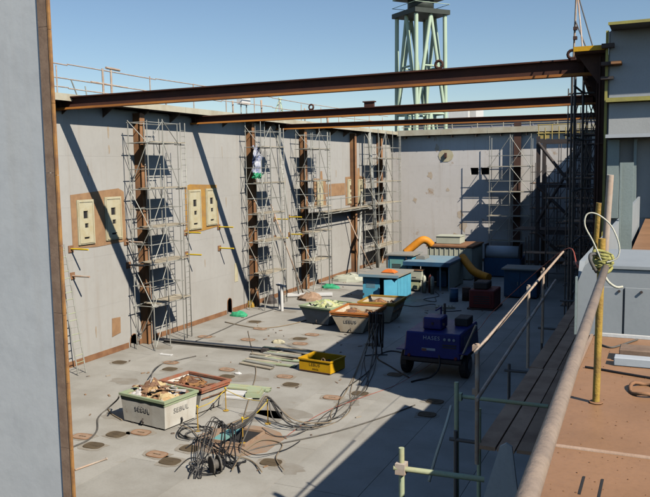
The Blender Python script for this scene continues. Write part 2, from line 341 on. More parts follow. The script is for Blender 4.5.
# ================================================================== SETTING
g = MB(); g.box(-1500, 1500, -600, 3000, -1.6, -0.5).build('ground', 'ground')['kind'] = 'structure'
fl = MB().box(-25.6, -1.0, -4, 72, -0.4, -0.016).build('dock_floor', 'floor_base'); fl['kind'] = 'structure'
px_, py_ = 2.58, 5.6
for i in range(10):
    x0 = -25.6 + i*px_
    y = -4 + (i % 2)*2.8
    ys = [-4] + [q for q in [y + k*py_ for k in range(20)] if -3.9 < q < 71.9] + [72]
    for y0, y1 in zip(ys, ys[1:]):
        if y1 < 9: continue
        block('floor_plate', x0+0.008, min(x0+px_, -0.9)-0.008, y0+0.008, y1-0.008, -0.03, random.uniform(-0.002, 0.002), 'floor', fl)

# ---- long left wall
XL, ZT = -25.0, 12.1
lw = thing('dock_wall', 'long sunlit wall of pale grey steel plates on the left of the dock', 'wall', (XL, 40, 0))
MB().box(-29, -25.7, 0, 76, -0.4, 12.06).build('wall_core', 'void', lw)
strakes = [0.0, 2.5, 4.95, 7.4, 9.75, ZT]
arches = [(30.8, 0.58, 0.62), (40.2, 0.5, 0.95)]
for si, (z0, z1) in enumerate(zip(strakes, strakes[1:])):
    y = 2.0 - (si % 2)*4.1
    while y < 71:
        y0, y1 = max(y, 0), min(y+8.2, 71.0)
        if y1-y0 > 0.3 and y1 > 14:
            hs = [a for a in arches if si == 0 and y0 < a[0]-a[1] and a[0]+a[1] < y1]
            m = MB(); d = random.uniform(-0.0015, 0.0015)
            a0, a1, c0, c1 = y0+0.0015, y1-0.0015, z0+0.0015, z1-0.0015
            pts = [(XL+d, a0, c0)]
            for (yc, w, h) in hs:
                r = w/2
                pts += [(XL+d, yc-r, c0), (XL+d, yc-r, c0+h-r)]
                pts += [(XL+d, yc-r*math.cos(t), c0+h-r+r*math.sin(t)) for t in [math.pi*k/8 for k in range(1, 8)]]
                pts += [(XL+d, yc+r, c0+h-r), (XL+d, yc+r, c0)]
            pts += [(XL+d, a1, c0), (XL+d, a1, c1), (XL+d, a0, c1)]
            m.prism(pts, (-0.03, 0, 0)).build('wall_plate', 'wall', lw)
        y += 8.2
prev = 0.5
for (yc, w, h) in arches + [(70.6, 0, 0)]:
    block('skirting_strip', XL, XL+0.03, prev, yc-w/2-0.12, 0.004, random.uniform(0.24, 0.3), 'rust_strip', lw); prev = yc+w/2+0.12
for (yc, w, h) in arches:
    pts = [(XL, yc-w/2, 0), ] + [(XL+0.0, yc-(w/2)*math.cos(t), h-w/2+(w/2)*math.sin(t)) for t in [math.pi*k/10 for k in range(11)]] + [(XL, yc+w/2, 0)]
    MB().tube([V(p)+V((0.02, 0, 0.03)) for p in pts], 0.025, 5).build('hole_rim', 'rust_strip', lw)
# gangway along its top
block('gangway_slab', -29, -24.09, 0, 76, 12.16, 12.34, 'dark_steel', lw)
for k in range(9):
    y0 = 2+k*8.2; block('fascia_plate', -24.088, -24.05, y0+0.01, min(y0+8.19, 71), 12.12, 12.42 + random.uniform(-0.01, 0.01), 'fascia', lw)
for k in range(22):
    y0 = 13+k*2.7
    MB().prism([(XL, y0, 12.15), (-24.3, y0, 12.15), (-24.3, y0, 12.05), (XL, y0, 11.6)], (0, 0.03, 0)).build('gangway_bracket', 'bulk_rust', lw)
# vertical columns welded to the wall
for i, (y0, top) in enumerate(((31.55, 12.5), (42.9, 12.1), (50.6, 12.1), (60.4, 12.1), (66.9, 12.1))):
    block('column', XL+0.01, XL+0.48, y0-0.11, y0+0.11, 0.02, 11.95, 'rust_col', lw)
    block('column_flange', XL+0.482, XL+0.52, y0-0.19, y0+0.19, 0.02, 11.9, 'rust_col', lw)
block('column_cap', XL+0.1, XL+0.7, 31.1, 31.9, 12.45, 12.9, 'rust_col', lw)
# the recessed mooring panels: tan patch, cream upright plates with slots
def slot_plate(y0, y1, z0, z1):
    w, h = y1-y0, z1-z0; yc = (y0+y1)/2
    H_ = [(yc-w*0.16, yc+w*0.12, z0+h*0.58, z0+h*0.75), (yc-w*0.10, yc+w*0.12, z0+h*0.37, z0+h*0.47), (yc-w*0.16, yc+w*0.16, z0+h*0.12, z0+h*0.165)]
    m = MB()
    for a, b, c, d in cells(y0, y1, z0, z1, H_): m.box(XL+0.021, XL+0.09, a, b, c, d)
    p = m.build('slot_plate', 'cream', lw)
    bk = MB()
    for h_ in H_: bk.box(XL+0.0215, XL+0.03, h_[0]+0.002, h_[1]-0.002, h_[2]+0.002, h_[3]-0.002)
    bk.build('slot_back', 'void', p)  # near-black back paints the shade inside the slots
    f = MB(); t = 0.05
    f.box(XL+0.092, XL+0.12, y0+0.06, y0+0.06+t, z0+0.06, z1-0.06).box(XL+0.092, XL+0.12, y1-0.06-t, y1-0.06, z0+0.06, z1-0.06)
    f.box(XL+0.092, XL+0.12, y0+0.06+t, y1-0.06-t, z1-0.06-t, z1-0.06).box(XL+0.092, XL+0.12, y0+0.06+t, y1-0.06-t, z0+0.06, z0+0.06+t)
    f.build('rim_bar', 'cream', p)
def patch(pts, m):
    MB().prism([(XL+0.008, y, z) for y, z in pts], (0.012, 0, 0)).build('primer_patch', m, lw)
patch([(26.75, 5.5), (28.4, 5.42), (30.55, 5.5), (30.5, 8.0), (30.1, 8.18), (26.75, 7.97)], 'tan')
slot_plate(27.1, 28.2, 5.62, 7.72); slot_plate(29.0, 30.2, 5.66, 7.78)
patch([(35.75, 5.4), (37.5, 5.46), (39.25, 5.6), (39.1, 8.12), (36.3, 8.22), (35.8, 8.1)], 'ochre_primer')
slot_plate(36.05, 37.3, 5.6, 7.9); slot_plate(37.85, 39.0, 5.72, 7.92)
patch([(52.9, 5.9), (55.2, 5.9), (55.2, 8.15), (54.6, 8.15), (54.5, 8.8), (54.2, 8.8), (54.1, 8.2), (52.9, 8.25)], 'tan')
slot_plate(53.4, 54.5, 5.95, 8.0)
patch([(55.3, 6.75), (59.1, 6.75), (59.1, 7.75), (55.3, 7.75)], 'tan')
patch([(59.2, 5.85), (63.9, 5.75), (63.9, 8.15), (62.5, 8.3), (62.4, 9.0), (62.0, 9.0), (61.9, 8.3), (59.2, 8.25)], 'tan')
slot_plate(59.6, 60.9, 5.95, 8.05); slot_plate(62.0, 63.3, 5.9, 8.0)
patch([(29.15, 0.83), (29.8, 0.93), (29.82, 1.72), (29.2, 1.76)], 'tan')
patch([(40.9, 1.9), (41.3, 1.9), (41.3, 3.1), (40.95, 3.1)], 'cream')
# rods sticking out of the wall
for y0, z0, m in ((26.6, 5.5, 'yellow_rod'), (26.6, 4.25, 'tube_rust'), (30.5, 5.46, 'tube_rust'), (30.6, 4.26, 'tube_rust'), (35.7, 5.5, 'yellow_rod'),
                  (35.7, 4.25, 'yellow_rod'), (39.2, 5.55, 'yellow_rod'), (39.2, 4.25, 'yellow_rod'), (46.4, 5.55, 'yellow_rod'), (46.4, 4.25, 'yellow_rod'),
                  (48.6, 5.55, 'yellow_rod'), (48.6, 4.3, 'yellow_rod'), (66.1, 3.0, 'tube_rust')):
    rr = tube('wall_rod', (XL, y0, z0), (XL+1.05, y0, z0), 0.045, m, lw)
    MB().box(XL+0.022, XL+0.05, y0-0.16, y0+0.16, z0-0.16, z0+0.16).build('rod_foot', 'rust_strip', lw)

rnd = random.Random(19)
for px, py, w, h in ((108, 130, .10, .55), (109, 148, .08, .4), (131, 206, .16, .3), (226, 200, .08, .5), (264, 214, .12, .7), (285, 180, .08, .5), (336, 172, .10, .5), (352, 240, .12, .6), (96, 330, .07, .5), (205, 262, .07, .4), (88, 168, .06, .5), (222, 150, .05, .6)):
    c = gx(px, py, XL); pts = [(XL+.004, c.y+w*rnd.uniform(.5, 1)*math.cos(t), c.z+h*(.5 if math.sin(t) > 0 else 1)*math.sin(t)*rnd.uniform(.7, 1)) for t in [2*math.pi*k/11 for k in range(11)]]
    MB().prism(pts, (.003, 0, 0)).build('rust_stain', 'wall_stain', lw)
# ---- end wall
YE = 71.0
ew = thing('end_wall', 'warm grey plated wall closing the far end of the dock', 'wall', (-15, YE, 0))
MB().box(-26, 4, YE+0.9, YE+4, -0.4, 12.0).build('wall_core', 'void', ew)
wins = [(-17.12, -16.36, 8.2, 8.85), (-16.14, -15.34, 8.2, 8.85), (-18.4, -17.5, 1.35, 2.0), (-17.2, -16.6, 0.75, 1.75)]
zs = [0.0, 3.1, 6.1, 9.1, 12.0]
for si, (z0, z1) in enumerate(zip(zs, zs[1:])):
    x = -25.0 - (si % 2)*2.2
    while x < -2.2:
        x0, x1 = max(x, -24.97), min(x+4.4, -2.0)
        hs = [h for h in wins if h[2] >= z0 and h[3] <= z1]
        hs = [(max(h[0], x0+0.0015), min(h[1], x1-0.0015), h[2], h[3]) for h in hs if h[1] > x0+0.01 and h[0] < x1-0.01]
        m = MB(); d = random.uniform(-0.0015, 0.0015)
        for a, b, c, e in cells(x0+0.0015, x1-0.0015, z0+0.0015, z1-0.0015, hs): m.box(a, b, YE+d, YE+d+0.03, c, e)
        m.build('wall_plate', 'wall_end', ew); x += 4.4
for h in wins:
    m = MB(); x0, x1, z0, z1 = h; t = 0.06
    m.box(x0, x1, YE+0.04, YE+0.5, z0-t, z0-0.002).box(x0, x1, YE+0.04, YE+0.5, z1+0.002, z1+t)
    m.box(x0-t, x0-0.002, YE+0.04, YE+0.5, z0, z1).box(x1+0.002, x1+t, YE+0.04, YE+0.5, z0, z1)
    m.build('window_frame', 'wall_end', ew)
block('skirting_strip', -24.9, -3, YE-0.03, YE-0.01, 0.004, 0.25, 'rust_strip', ew)
block('gangway_slab', -24.2, -2, YE-0.76, YE+4, 12.08, 12.26, 'dark_steel', ew)
for k in range(5):
    x0 = -24.19+k*4.4; block('fascia_plate', x0+0.01, x0+4.39, YE-0.8, YE-0.762, 12.0, 12.52, 'fascia', ew)
for k in range(9): block('gangway_bracket', -23.4+k*2.3, -23.36+k*2.3, YE-0.7, YE-0.02, 11.75, 12.07, 'bulk_rust', ew)
block('column', -12.85, -12.55, YE-0.55, YE-0.01, 0.02, 12.9, 'rust_dark', ew); block('column_flange', -13.0, -12.35, YE-0.60, YE-0.552, 0.02, 12.9, 'rust_dark', ew)
pad = MB(); pad.prism([(-19.5+0.75*math.cos(t), YE-0.012, 10.05+0.62*math.sin(t)) for t in [2*math.pi*k/10 for k in range(10)]], (0, -0.02, 0)).build('primer_patch', 'cream', ew)
MB().box(-19.6, -19.4, YE-0.25, YE-0.034, 9.85, 10.3).build('pad_eye', 'rust_dark', ew)

rnd = random.Random(9)
for px, py, rr in ((430, 175, .35), (460, 214, .42), (463, 226, .5), (437, 148, .3), (455, 236, .35), (415, 200, .25), (448, 190, .2)):
    c = gy(px, py, YE); n = 11
    MB().prism([(c.x+rr*rnd.uniform(.45, 1.1)*math.cos(t), YE-.006, c.z+rr*rnd.uniform(.6, 1.5)*math.sin(t)) for t in [2*math.pi*k/n for k in range(n)]], (0, -.003, 0)).build('rust_stain', 'end_stain', ew)
# ---- high right wall (its inner face points away from the sun)
rw = thing('high_wall', 'tall grey steel wall in shade on the right with dark rusty columns', 'wall', (-2, 24, 0))
def wx(y): return -1.72 - 0.0655*(y-24)                # inner face
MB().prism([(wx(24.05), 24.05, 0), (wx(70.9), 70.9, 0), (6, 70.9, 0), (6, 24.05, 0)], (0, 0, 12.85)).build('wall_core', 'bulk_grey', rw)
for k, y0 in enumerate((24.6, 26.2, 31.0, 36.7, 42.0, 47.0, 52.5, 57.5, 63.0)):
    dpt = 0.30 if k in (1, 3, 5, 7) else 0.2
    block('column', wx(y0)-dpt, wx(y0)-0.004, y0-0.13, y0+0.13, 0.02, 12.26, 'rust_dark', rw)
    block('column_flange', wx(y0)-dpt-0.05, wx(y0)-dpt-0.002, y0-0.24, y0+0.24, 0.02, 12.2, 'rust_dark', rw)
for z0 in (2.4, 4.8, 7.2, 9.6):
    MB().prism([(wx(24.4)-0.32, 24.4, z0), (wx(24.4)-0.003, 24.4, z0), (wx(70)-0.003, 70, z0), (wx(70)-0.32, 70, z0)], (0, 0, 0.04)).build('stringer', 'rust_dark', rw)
MB().prism([(-2.68, 24.0, 12.3), (-1.75, 24.0, 12.3), (wx(70.8), 70.8, 12.3), (wx(70.8)-0.95, 70.8, 12.3)], (0, 0, 0.08)).build('gangway_slab', 'rust_dark', rw)
block('edge_strip', -2.7, -1.82, 23.93, 23.995, 12.33, 12.47, 'yellow', rw)
for k in range(12):
    y0 = 24.5+k*3.4; x1 = wx(y0)
    MB().prism([(x1-0.9, y0, 12.295), (x1-0.01, y0, 12.295), (x1-0.01, y0, 11.2), (x1-0.2, y0, 11.3)], (0, 0.05, 0)).build('gangway_bracket', 'rust_dark', rw)
for z0, z1 in ((12.35, 12.47), (11.85, 11.95), (11.45, 11.53)): block('stub', -1.9, -1.55, 23.7, 23.9, z0, z1, 'dark_steel', rw)
# near end of that wall
block('end_panel', -1.68, 6, 23.98, 24.04, 10.92, 12.86, 'panel_shade', rw)
block('end_panel', -1.66, 6, 23.8, 23.86, 9.86, 10.76, 'pale_plate', rw)
block('ledge', -1.74, 6, 23.55, 24.03, 10.78, 10.9, 'olive', rw)
block('ledge', -1.70, 6, 23.2, 24.03, 9.74, 9.84, 'bulk_grey', rw)
block('cap_flange', -1.66, 6, 23.05, 24.3, 12.87, 12.93, 'bulk_grey', rw); block('cap_edge', -1.68, 6, 23.0, 23.045, 12.86, 12.94, 'olive', rw)
block('edge_strip', -1.80, -1.725, 23.92, 24.03, 6.0, 12.86, 'olive', rw)
for x0 in (-1.66, -0.95, -0.2, 0.6): block('stiffener', x0, x0+0.32 if x0 < -1.5 else x0+0.08, 23.62, 24.03, 7.42, 9.70, 'bulk_green', rw)
block('stub', -1.62, -1.34, 23.5, 23.97, 11.85, 11.93, 'rust_col', rw)
block('recess_panel', -1.34, 6, 24.0, 24.035, 7.42, 9.70, 'pale_plate', rw)

# ---- low wing with the ochre deck the photographer stands on
dk = MB().box(-0.58, 9, -6, 24.0, -0.4, 7.375).build('deck', 'dark_steel'); dk['kind'] = 'structure'
ysd = [-6, -2, 0.4, 2.4, 4.34, 6.5, 9, 12, 15, 18, 21, 24]
for y0, y1 in zip(ysd, ysd[1:]): block('deck_plate', -0.6, 9, y0+0.004, y1-0.004, 7.376, 7.4, 'deck', dk)
for y0 in ysd[3:7]: tube('weld_bead', (-0.58, y0, 7.398), (9, y0, 7.398), 0.016 if y0 == 4.34 else 0.007, 'weld' if y0 == 4.34 else 'deck', dk)
block('edge_bar', -0.625, -0.602, -6, 7.33, 7.25, 7.425, 'weld', dk)
for k, x0 in enumerate((-0.36, -0.27)):
    block('drain_slot', x0, x0+0.012, 3.72, 3.95, 7.398, 7.4035, 'void', dk)
bw = thing('bulwark', 'long thin grey bulwark plate along the deck edge with chamfered near end', 'bulwark', (-0.68, 7.4, 7.4))
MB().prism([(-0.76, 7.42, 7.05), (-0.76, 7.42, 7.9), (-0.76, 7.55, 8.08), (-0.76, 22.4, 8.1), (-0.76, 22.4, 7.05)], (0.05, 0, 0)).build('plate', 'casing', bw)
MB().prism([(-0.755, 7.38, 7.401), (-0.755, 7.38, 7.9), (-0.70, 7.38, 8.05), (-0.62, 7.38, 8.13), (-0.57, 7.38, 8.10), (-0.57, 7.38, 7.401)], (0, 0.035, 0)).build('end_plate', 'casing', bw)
block('edge_bar', -0.775, -0.757, 7.36, 7.44, 7.402, 7.95, 'bulk_green', bw)
cs = thing('steel_casing', 'blue grey steel casing box on the ochre deck behind the yellow post', 'casing', (0.2, 8.1, 7.4))
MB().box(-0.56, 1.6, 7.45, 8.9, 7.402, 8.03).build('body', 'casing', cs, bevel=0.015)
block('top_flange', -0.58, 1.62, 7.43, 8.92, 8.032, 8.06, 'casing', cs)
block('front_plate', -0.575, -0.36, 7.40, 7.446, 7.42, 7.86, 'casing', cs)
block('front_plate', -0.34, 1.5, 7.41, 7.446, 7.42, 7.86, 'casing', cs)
for x0 in (-0.545, -0.39, -0.2): tube('bolt', (x0, 7.445, 7.83), (x0, 7.385, 7.83), 0.012, 'dark_steel', cs)
block('foot_bar', -0.575, 1.6, 7.36, 7.398, 7.402, 7.43, 'white', cs)
pl = thing('plate_pillar', 'greenish grey steel pillar standing on the deck behind the casing', 'pillar', (-0.78, 13, 7.4))
MB().box(-0.70, -0.52, 13.0, 13.06, 7.402, 9.02).build('web', 'bulk_green', pl)
block('flange', -0.72, -0.69, 12.94, 13.12, 7.402, 9.02, 'bulk_green', pl); block('foot', -0.74, -0.45, 12.9, 13.16, 7.4015, 7.43, 'bulk_green', pl)

# ---- cut-out bulkhead close on the left
bk = thing('bulkhead', 'blue grey steel bulkhead with brown rusty edge at the left border', 'bulkhead', (-12, 9.3, 0))
for x0, x1 in ((-11.2, -8.99), (-13.7, -11.2), (-16.2, -13.7), (-24, -16.2)):
    block('plate', x0+.002, x1-.002, 9.163, 9.20, 0.003, 15.5, 'bulk_plate', bk)
for k in range(7):
    z0 = k*2.25
    block('edge_plate', -9.005, -8.80, 9.13, 9.16, z0+.003, z0+2.247, 'bulk_rust', bk)
block('edge_web', -8.92, -8.89, 9.161, 9.245, 0, 15.5, 'bulk_rust', bk)
for k in range(14): block('edge_bar', -8.798, -8.766, 9.115, 9.165, 0.003+k*1.12, 1.117+k*1.12, 'edge_orange', bk, rz=random.uniform(-.03, .03))

# ---- far things
def far_shed():
    s = thing('warehouse', 'long shed tinted lavender grey for haze beyond the end wall', 'warehouse', (-30, 160, 0))
    MB().box(-52, 6, 160, 185, -0.5, 18.2).build('wall', 'shed', s)
    MB().prism([(-52.5, 159.5, 18.2), (-52.5, 185.5, 18.2), (-52.5, 172.5, 20.0)], (59, 0, 0)).build('roof', 'shed', s)
    for k in range(14): block('cladding_rib', -51+k*4.2, -50.8+k*4.2, 159.9, 159.99, 0, 18.1, 'shed', s)
far_shed()
wb = thing('white_building', 'small white block seen far behind the end wall beside the crane tower', 'building', (-56, 231, 0))
MB().box(-61.3, -55.3, 226, 240, -0.5, 28.1).build('wall', 'white', wb); MB().box(-57.5, -53.4, 228, 238, -0.5, 27.2).build('wall', 'white', wb)
block('roof', -61.6, -55, 225.7, 240.3, 28.1, 28.4, 'white', wb)

# crane tower
ct = thing('crane_tower', 'pale green lattice crane tower rising behind the far end of the dock', 'crane', (-46, 148, 0))
cx, cy_ = -46.0, 148.6; ang = rad(52)
def cpt(u, v, z): return V((cx + u*math.cos(ang) - v*math.sin(ang), cy_ + u*math.sin(ang) + v*math.cos(ang), z))
hb = 3.4
cor = [(-hb, -hb), (hb, -hb), (hb, hb), (-hb, hb)]
for i, (u, v) in enumerate(cor):
    tube('leg', cpt(u*1.06, v*1.06, -0.5), cpt(u, v, 38.6), 0.42, 'crane_green', ct)
for i in range(4):
    a, b = cor[i], cor[(i+1) % 4]
    mid = ((a[0]+b[0])/2, (a[1]+b[1])/2)
    for z0, z1 in ((19.5, 38.7), (-0.5, 19.5)):
        tube('brace', cpt(*a, z0), cpt(*mid, z1), 0.36, 'crane_green', ct); tube('brace', cpt(*b, z0), cpt(*mid, z1), 0.36, 'crane_green', ct)
    tube('strut', cpt((a[0]+mid[0])/2, (a[1]+mid[1])/2, 28.8), cpt((b[0]+mid[0])/2, (b[1]+mid[1])/2, 28.8), 0.2, 'crane_green', ct)
    tube('strut', cpt(*a, 19.5), cpt(*b, 19.5), 0.25, 'crane_green', ct)
tube('ladder', cpt(0.8, -1, 0), cpt(0.8, -1, 38), 0.28, 'crane_green', ct)
m = MB(); m.prism([cpt(u*1.22, v*1.22, 38.7) for u, v in cor], (0, 0, 0.9)).build('platform', 'crane_dark', ct)
m = MB(); m.tube([cpt(0, 0, 39.6), cpt(0, 0, 42)], 2.6, 14).build('slew_ring', 'crane_dark', ct)
m = MB(); m.prism([cpt(u*1.3, v*1.0, 42) for u, v in cor], (0, 0, 4)).build('machine_house', 'crane_green', ct)
for i in range(4):
    a, b = cor[i], cor[(i+1) % 4]
    tube('hand_rail', cpt(a[0]*1.2, a[1]*1.2, 40.7), cpt(b[0]*1.2, b[1]*1.2, 40.7), 0.06, 'crane_green', ct)

# ================================================================== BEAMS ACROSS
def beam(y, z0l, z0r, h, x0, x1, label, lugs):
    b = thing('cross_beam', label, 'beam', (x0, y, z0l), 0, 'steel beams across the dock')
    w = 0.17
    def sec(ya, yb, za, zb, nm, mt, p=b):
        MB().frustum([(x0, ya, z0l+za), (x1, ya, z0r+za), (x1, yb, z0r+za), (x0, yb, z0l+za)], [(x0, ya, z0l+zb), (x1, ya, z0r+zb), (x1, yb, z0r+zb), (x0, yb, z0l+zb)]).build(nm, mt, p)
    sec(y-w, y+w, 0, 0.085, 'bottom_flange', 'rust_flange'); sec(y-0.02, y+0.02, 0.087, h-0.05, 'web', 'rust_beam'); sec(y-w, y+w, h-0.048, h, 'top_flange', 'rust_beam')
    n = 2
    for k in range(n):
        x = x0+0.3+(x1-x0-0.6)*k/(n-1); z = z0l+(z0r-z0l)*(x-x0)/(x1-x0)
        block('web_stiffener', x-0.01, x+0.01, y-w+0.03, y-0.022, z+0.089, z+h-0.052, 'rust_beam', b)
    for x in lugs:
        z = z0l+(z0r-z0l)*(x-x0)/(x1-x0)+h
        m = MB(); m.tube([(x+0.13*math.cos(t), y, z+0.16+0.13*math.sin(t)) for t in [2*math.pi*k/12 for k in range(12)]], 0.05, 6, True)
        m.box(x-0.12, x+0.12, y-0.03, y+0.03, z+0.001, z+0.08).build('lifting_eye', 'rust_beam', b)
    return b
beam(26.2, 11.77, 11.86, 0.55, -24.98, -2.3, 'nearest and longest rusty steel beam spanning the dock just below the sky', (-3.0, -7.45))
beam(36.7, 11.62, 11.70, 0.44, -24.98, -2.95, 'middle rusty steel beam of the three across the dock', (-17.4,))
beam(47.0, 11.72, 11.62, 0.36, -24.98, -3.65, 'farthest and thinnest rusty steel beam of the three across the dock', ())
for y, z, x in ((36.7, 11.72, -14.2),):
    pass
bs = thing('bolted_block', 'small rusty block bolted on top of the middle beam', 'block', (-14.1, 36.7, 12.1))
MB().box(-14.35, -13.85, 36.6, 36.8, 12.11, 12.33).build('body', 'rust_beam', bs); block('cap', -14.42, -13.78, 36.55, 36.85, 12.332, 12.39, 'rust_beam', bs)

# ================================================================== GUARD RAILS ON TOP
gr = thing('guard_rail', 'thin rusty guard rail along the top of the sunlit left wall', 'railing', (-24.6, 40, 12.34))
xr = -25.0
for k, y in enumerate((26.3, 29.35, 29.95, 33.0, 37.0, 40.5, 44.0, 47.5, 51, 54.5, 58, 61.5, 65, 68.5)):
    tube('post', (xr, y, 12.34), (xr, y, 13.95 if k in (1, 2, 3, 4) else 13.75), 0.05 if k in (1, 2) else 0.03, 'tube_rust', gr)
for z, e in ((13.88, 70), (13.22, 70), (12.8, 34)):
    p = 14.0
    while p < e: tube('rail', (xr, p, z), (xr, min(p+6.5, e), z + random.uniform(-0.06, 0.06)), 0.026, 'tube_rust', gr); p += 6.5
tube('rail', (xr, 29.6, 14.02), (xr, 30.6, 14.0), 0.06, 'tube_rust', gr)
tube('brace', (xr, 31.2, 13.2), (xr, 28.5, 13.25), 0.035, 'tube_rust', gr); tube('brace', (xr, 27.2, 13.2), (xr, 27.6, 12.4), 0.03, 'galv', gr); tube('brace', (xr, 28.1, 13.0), (xr, 28.2, 12.4), 0.03, 'galv', gr)
g2 = thing('guard_rail', 'cream guard rail along the top of the far end wall', 'railing', (-14, YE-0.3, 12.26))
for k in range(9): tube('post', (-23.6+k*2.4, YE-0.4, 12.26), (-23.6+k*2.4, YE-0.4, 13.3), 0.035, 'fascia', g2)
for z in (12.8, 13.3): tube('rail', (-23.8, YE-0.4, z), (-4.2, YE-0.4, z), 0.03, 'fascia', g2)
lk = thing('locker', 'small white box on legs on the left gangway behind the nearest beam', 'locker', (-25.6, 43.6, 12.34)); MB().box(-25.8, -25.4, 43.1, 44.2, 13.25, 13.75).build('body', 'white', lk); block('lid', -25.85, -25.35, 43.05, 44.25, 13.752, 13.8, 'white', lk); tube('leg', (-25.6, 43.3, 12.34), (-25.6, 43.3, 13.25), 0.04, 'galv', lk); tube('leg', (-25.6, 44.0, 12.34), (-25.6, 44.0, 13.25), 0.04, 'galv', lk)
tp = thing('tripod', 'small greenish tripod standing on the left wall gangway', 'tripod', (-25.3, 48.2, 12.34))
for dx, dy in ((-0.35, -0.6), (0.35, -0.3), (0.0, 0.7)): tube('leg', (-25.3+dx, 48.2+dy, 12.35), (-25.3, 48.2, 13.95), 0.05, 'crane_green', tp)
tube('head', (-25.3, 48.0, 13.96), (-25.3, 48.4, 13.96), 0.08, 'crane_green', tp)
for i, (y, h, r) in enumerate(((34.6, 0.9, 0.05), (41.6, 1.0, 0.06), (45.3, 1.3, 0.07), (52.0, 1.2, 0.06), (56.2, 0.8, 0.12))):
    s = MB(); s.tube([(-25.2, y, 12.345), (-25.2, y+0.03, 12.345+h*0.5), (-25.2, y, 12.345+h)], [r, r*0.8, r], 6).box(-25.35, -25.05, y-0.15, y+0.15, 12.342, 12.40).build('bollard', 'tube_rust')
for o, lab in zip([o for o in bpy.data.objects if o.name.startswith('bollard')],
                  ('rusty stub post on the gangway left of the second beam end', 'rusty stub post on the gangway beside the white locker, nearer end', 'rusty stub post on the gangway just beyond the white locker',
                   'rusty stub post on the gangway behind the third scaffold tower', 'short thick rusty bollard on the gangway near the far corner')):
    tag(o, lab, 'post', 'stub posts on the left gangway')

# ================================================================== SCAFFOLDS
def tower(label, x0, x1, y0, y1, levels, top, ladder=True, m='galv', pm='plank', ny=2, group='scaffold towers in the dock'):
    t = thing('scaffold_tower', label, 'scaffold', (x1, y0, 0), 0, group)
    ys = [y0 + (y1-y0)*k/ny for k in range(ny+1)]
    r = 0.0255
    for x in (x0, x1):
        for y in ys: tube('upright_tube', (x, y, 0.01), (x, y, top + random.uniform(-0.4, 0.3)), r, m, t)
    for j, z in enumerate(levels):
        nz = levels[j+1] if j+1 < len(levels) else top-0.2
        for x in (x0, x1): 
            tube('ledger_tube', (x, y0-0.15, z), (x, y1+0.15, z), r*0.9, m, t)
            tube('guard_tube', (x, y0-0.1, z+1.0), (x, y1+0.1, z+1.0), r*0.8, m, t)
        for y in (y0, y1):
            tube('ledger_tube', (x0-0.1, y, z), (x1+0.15, y, z), r*0.9, m, t); tube('guard_tube', (x0, y, z+1.0), (x1+0.1, y, z+1.0), r*0.8, m, t)
        np_ = 4
        for k in range(np_):
            a = x0+0.05+(x1-x0-0.1)*k/np_; b = x0+0.05+(x1-x0-0.1)*(k+1)/np_-0.02
            block('platform_plank', a, b, y0+(0.55 if ladder else -.1)+random.uniform(-.08, .04), y1+0.8+random.uniform(-.04, .08), z+0.03, z+0.075, pm, t)
        tube('brace_tube', (x1+0.03, ys[0], z), (x1+0.03, ys[1], nz), r*0.8, m, t)
        if ny > 1: tube('brace_tube', (x1+0.03, ys[2], z), (x1+0.03, ys[1], nz), r*0.8, m, t)
        tube('brace_tube', (x0, y0-0.03, z) if j % 2 else (x1, y0-0.03, z), (x1, y0-0.03, nz) if j % 2 else (x0, y0-0.03, nz), r*0.8, m, t)
    # the bottom bay
    tube('brace_tube', (x0, y0-0.03, 0.2), (x1, y0-0.03, levels[0]), r*0.8, m, t); tube('brace_tube', (x1+0.03, ys[0], 0.2), (x1+0.03, ys[1], levels[0]), r*0.8, m, t)
    if ladder:
        yl = y1+0.55; m_ = MB(); xx = x1-0.2
        m_.tube([(xx, yl, 0.02), (xx, yl, top-0.2)], 0.025, 6).tube([(xx, yl+0.42, 0.02), (xx, yl+0.42, top-0.2)], 0.025, 6)
        z = 0.3
        while z < top-0.4: m_.tube([(xx, yl, z), (xx, yl+0.42, z)], 0.016, 5); z += 0.3
        m_.build('ladder', m, t)
        for z in levels: tube('ledger_tube', (xx, y1, z-0.05), (xx, yl+0.4, z-0.05), r*0.8, m, t)
    return t
LV = [2.25, 4.35, 6.15, 8.1, 10.4]
tower('scaffold tower nearest on the left wall, right of the first panel pair', -24.4, -23.25, 30.3, 32.8, LV, 11.7)
tower('second scaffold tower along the left wall, with blue and white sheet hung on it', -24.4, -23.3, 41.7, 44.2, LV, 11.9)
tower('third scaffold tower along the left wall, where the long planked walkway starts', -24.4, -23.2, 48.8, 51.6, LV, 11.9)
tower('fourth scaffold tower in the far left corner, double width beside a tall pale pole', -24.4, -23.1, 62.2, 67.8, [1.9, 3.9, 5.75, 7.7, 9.8], 12.4, ny=3)
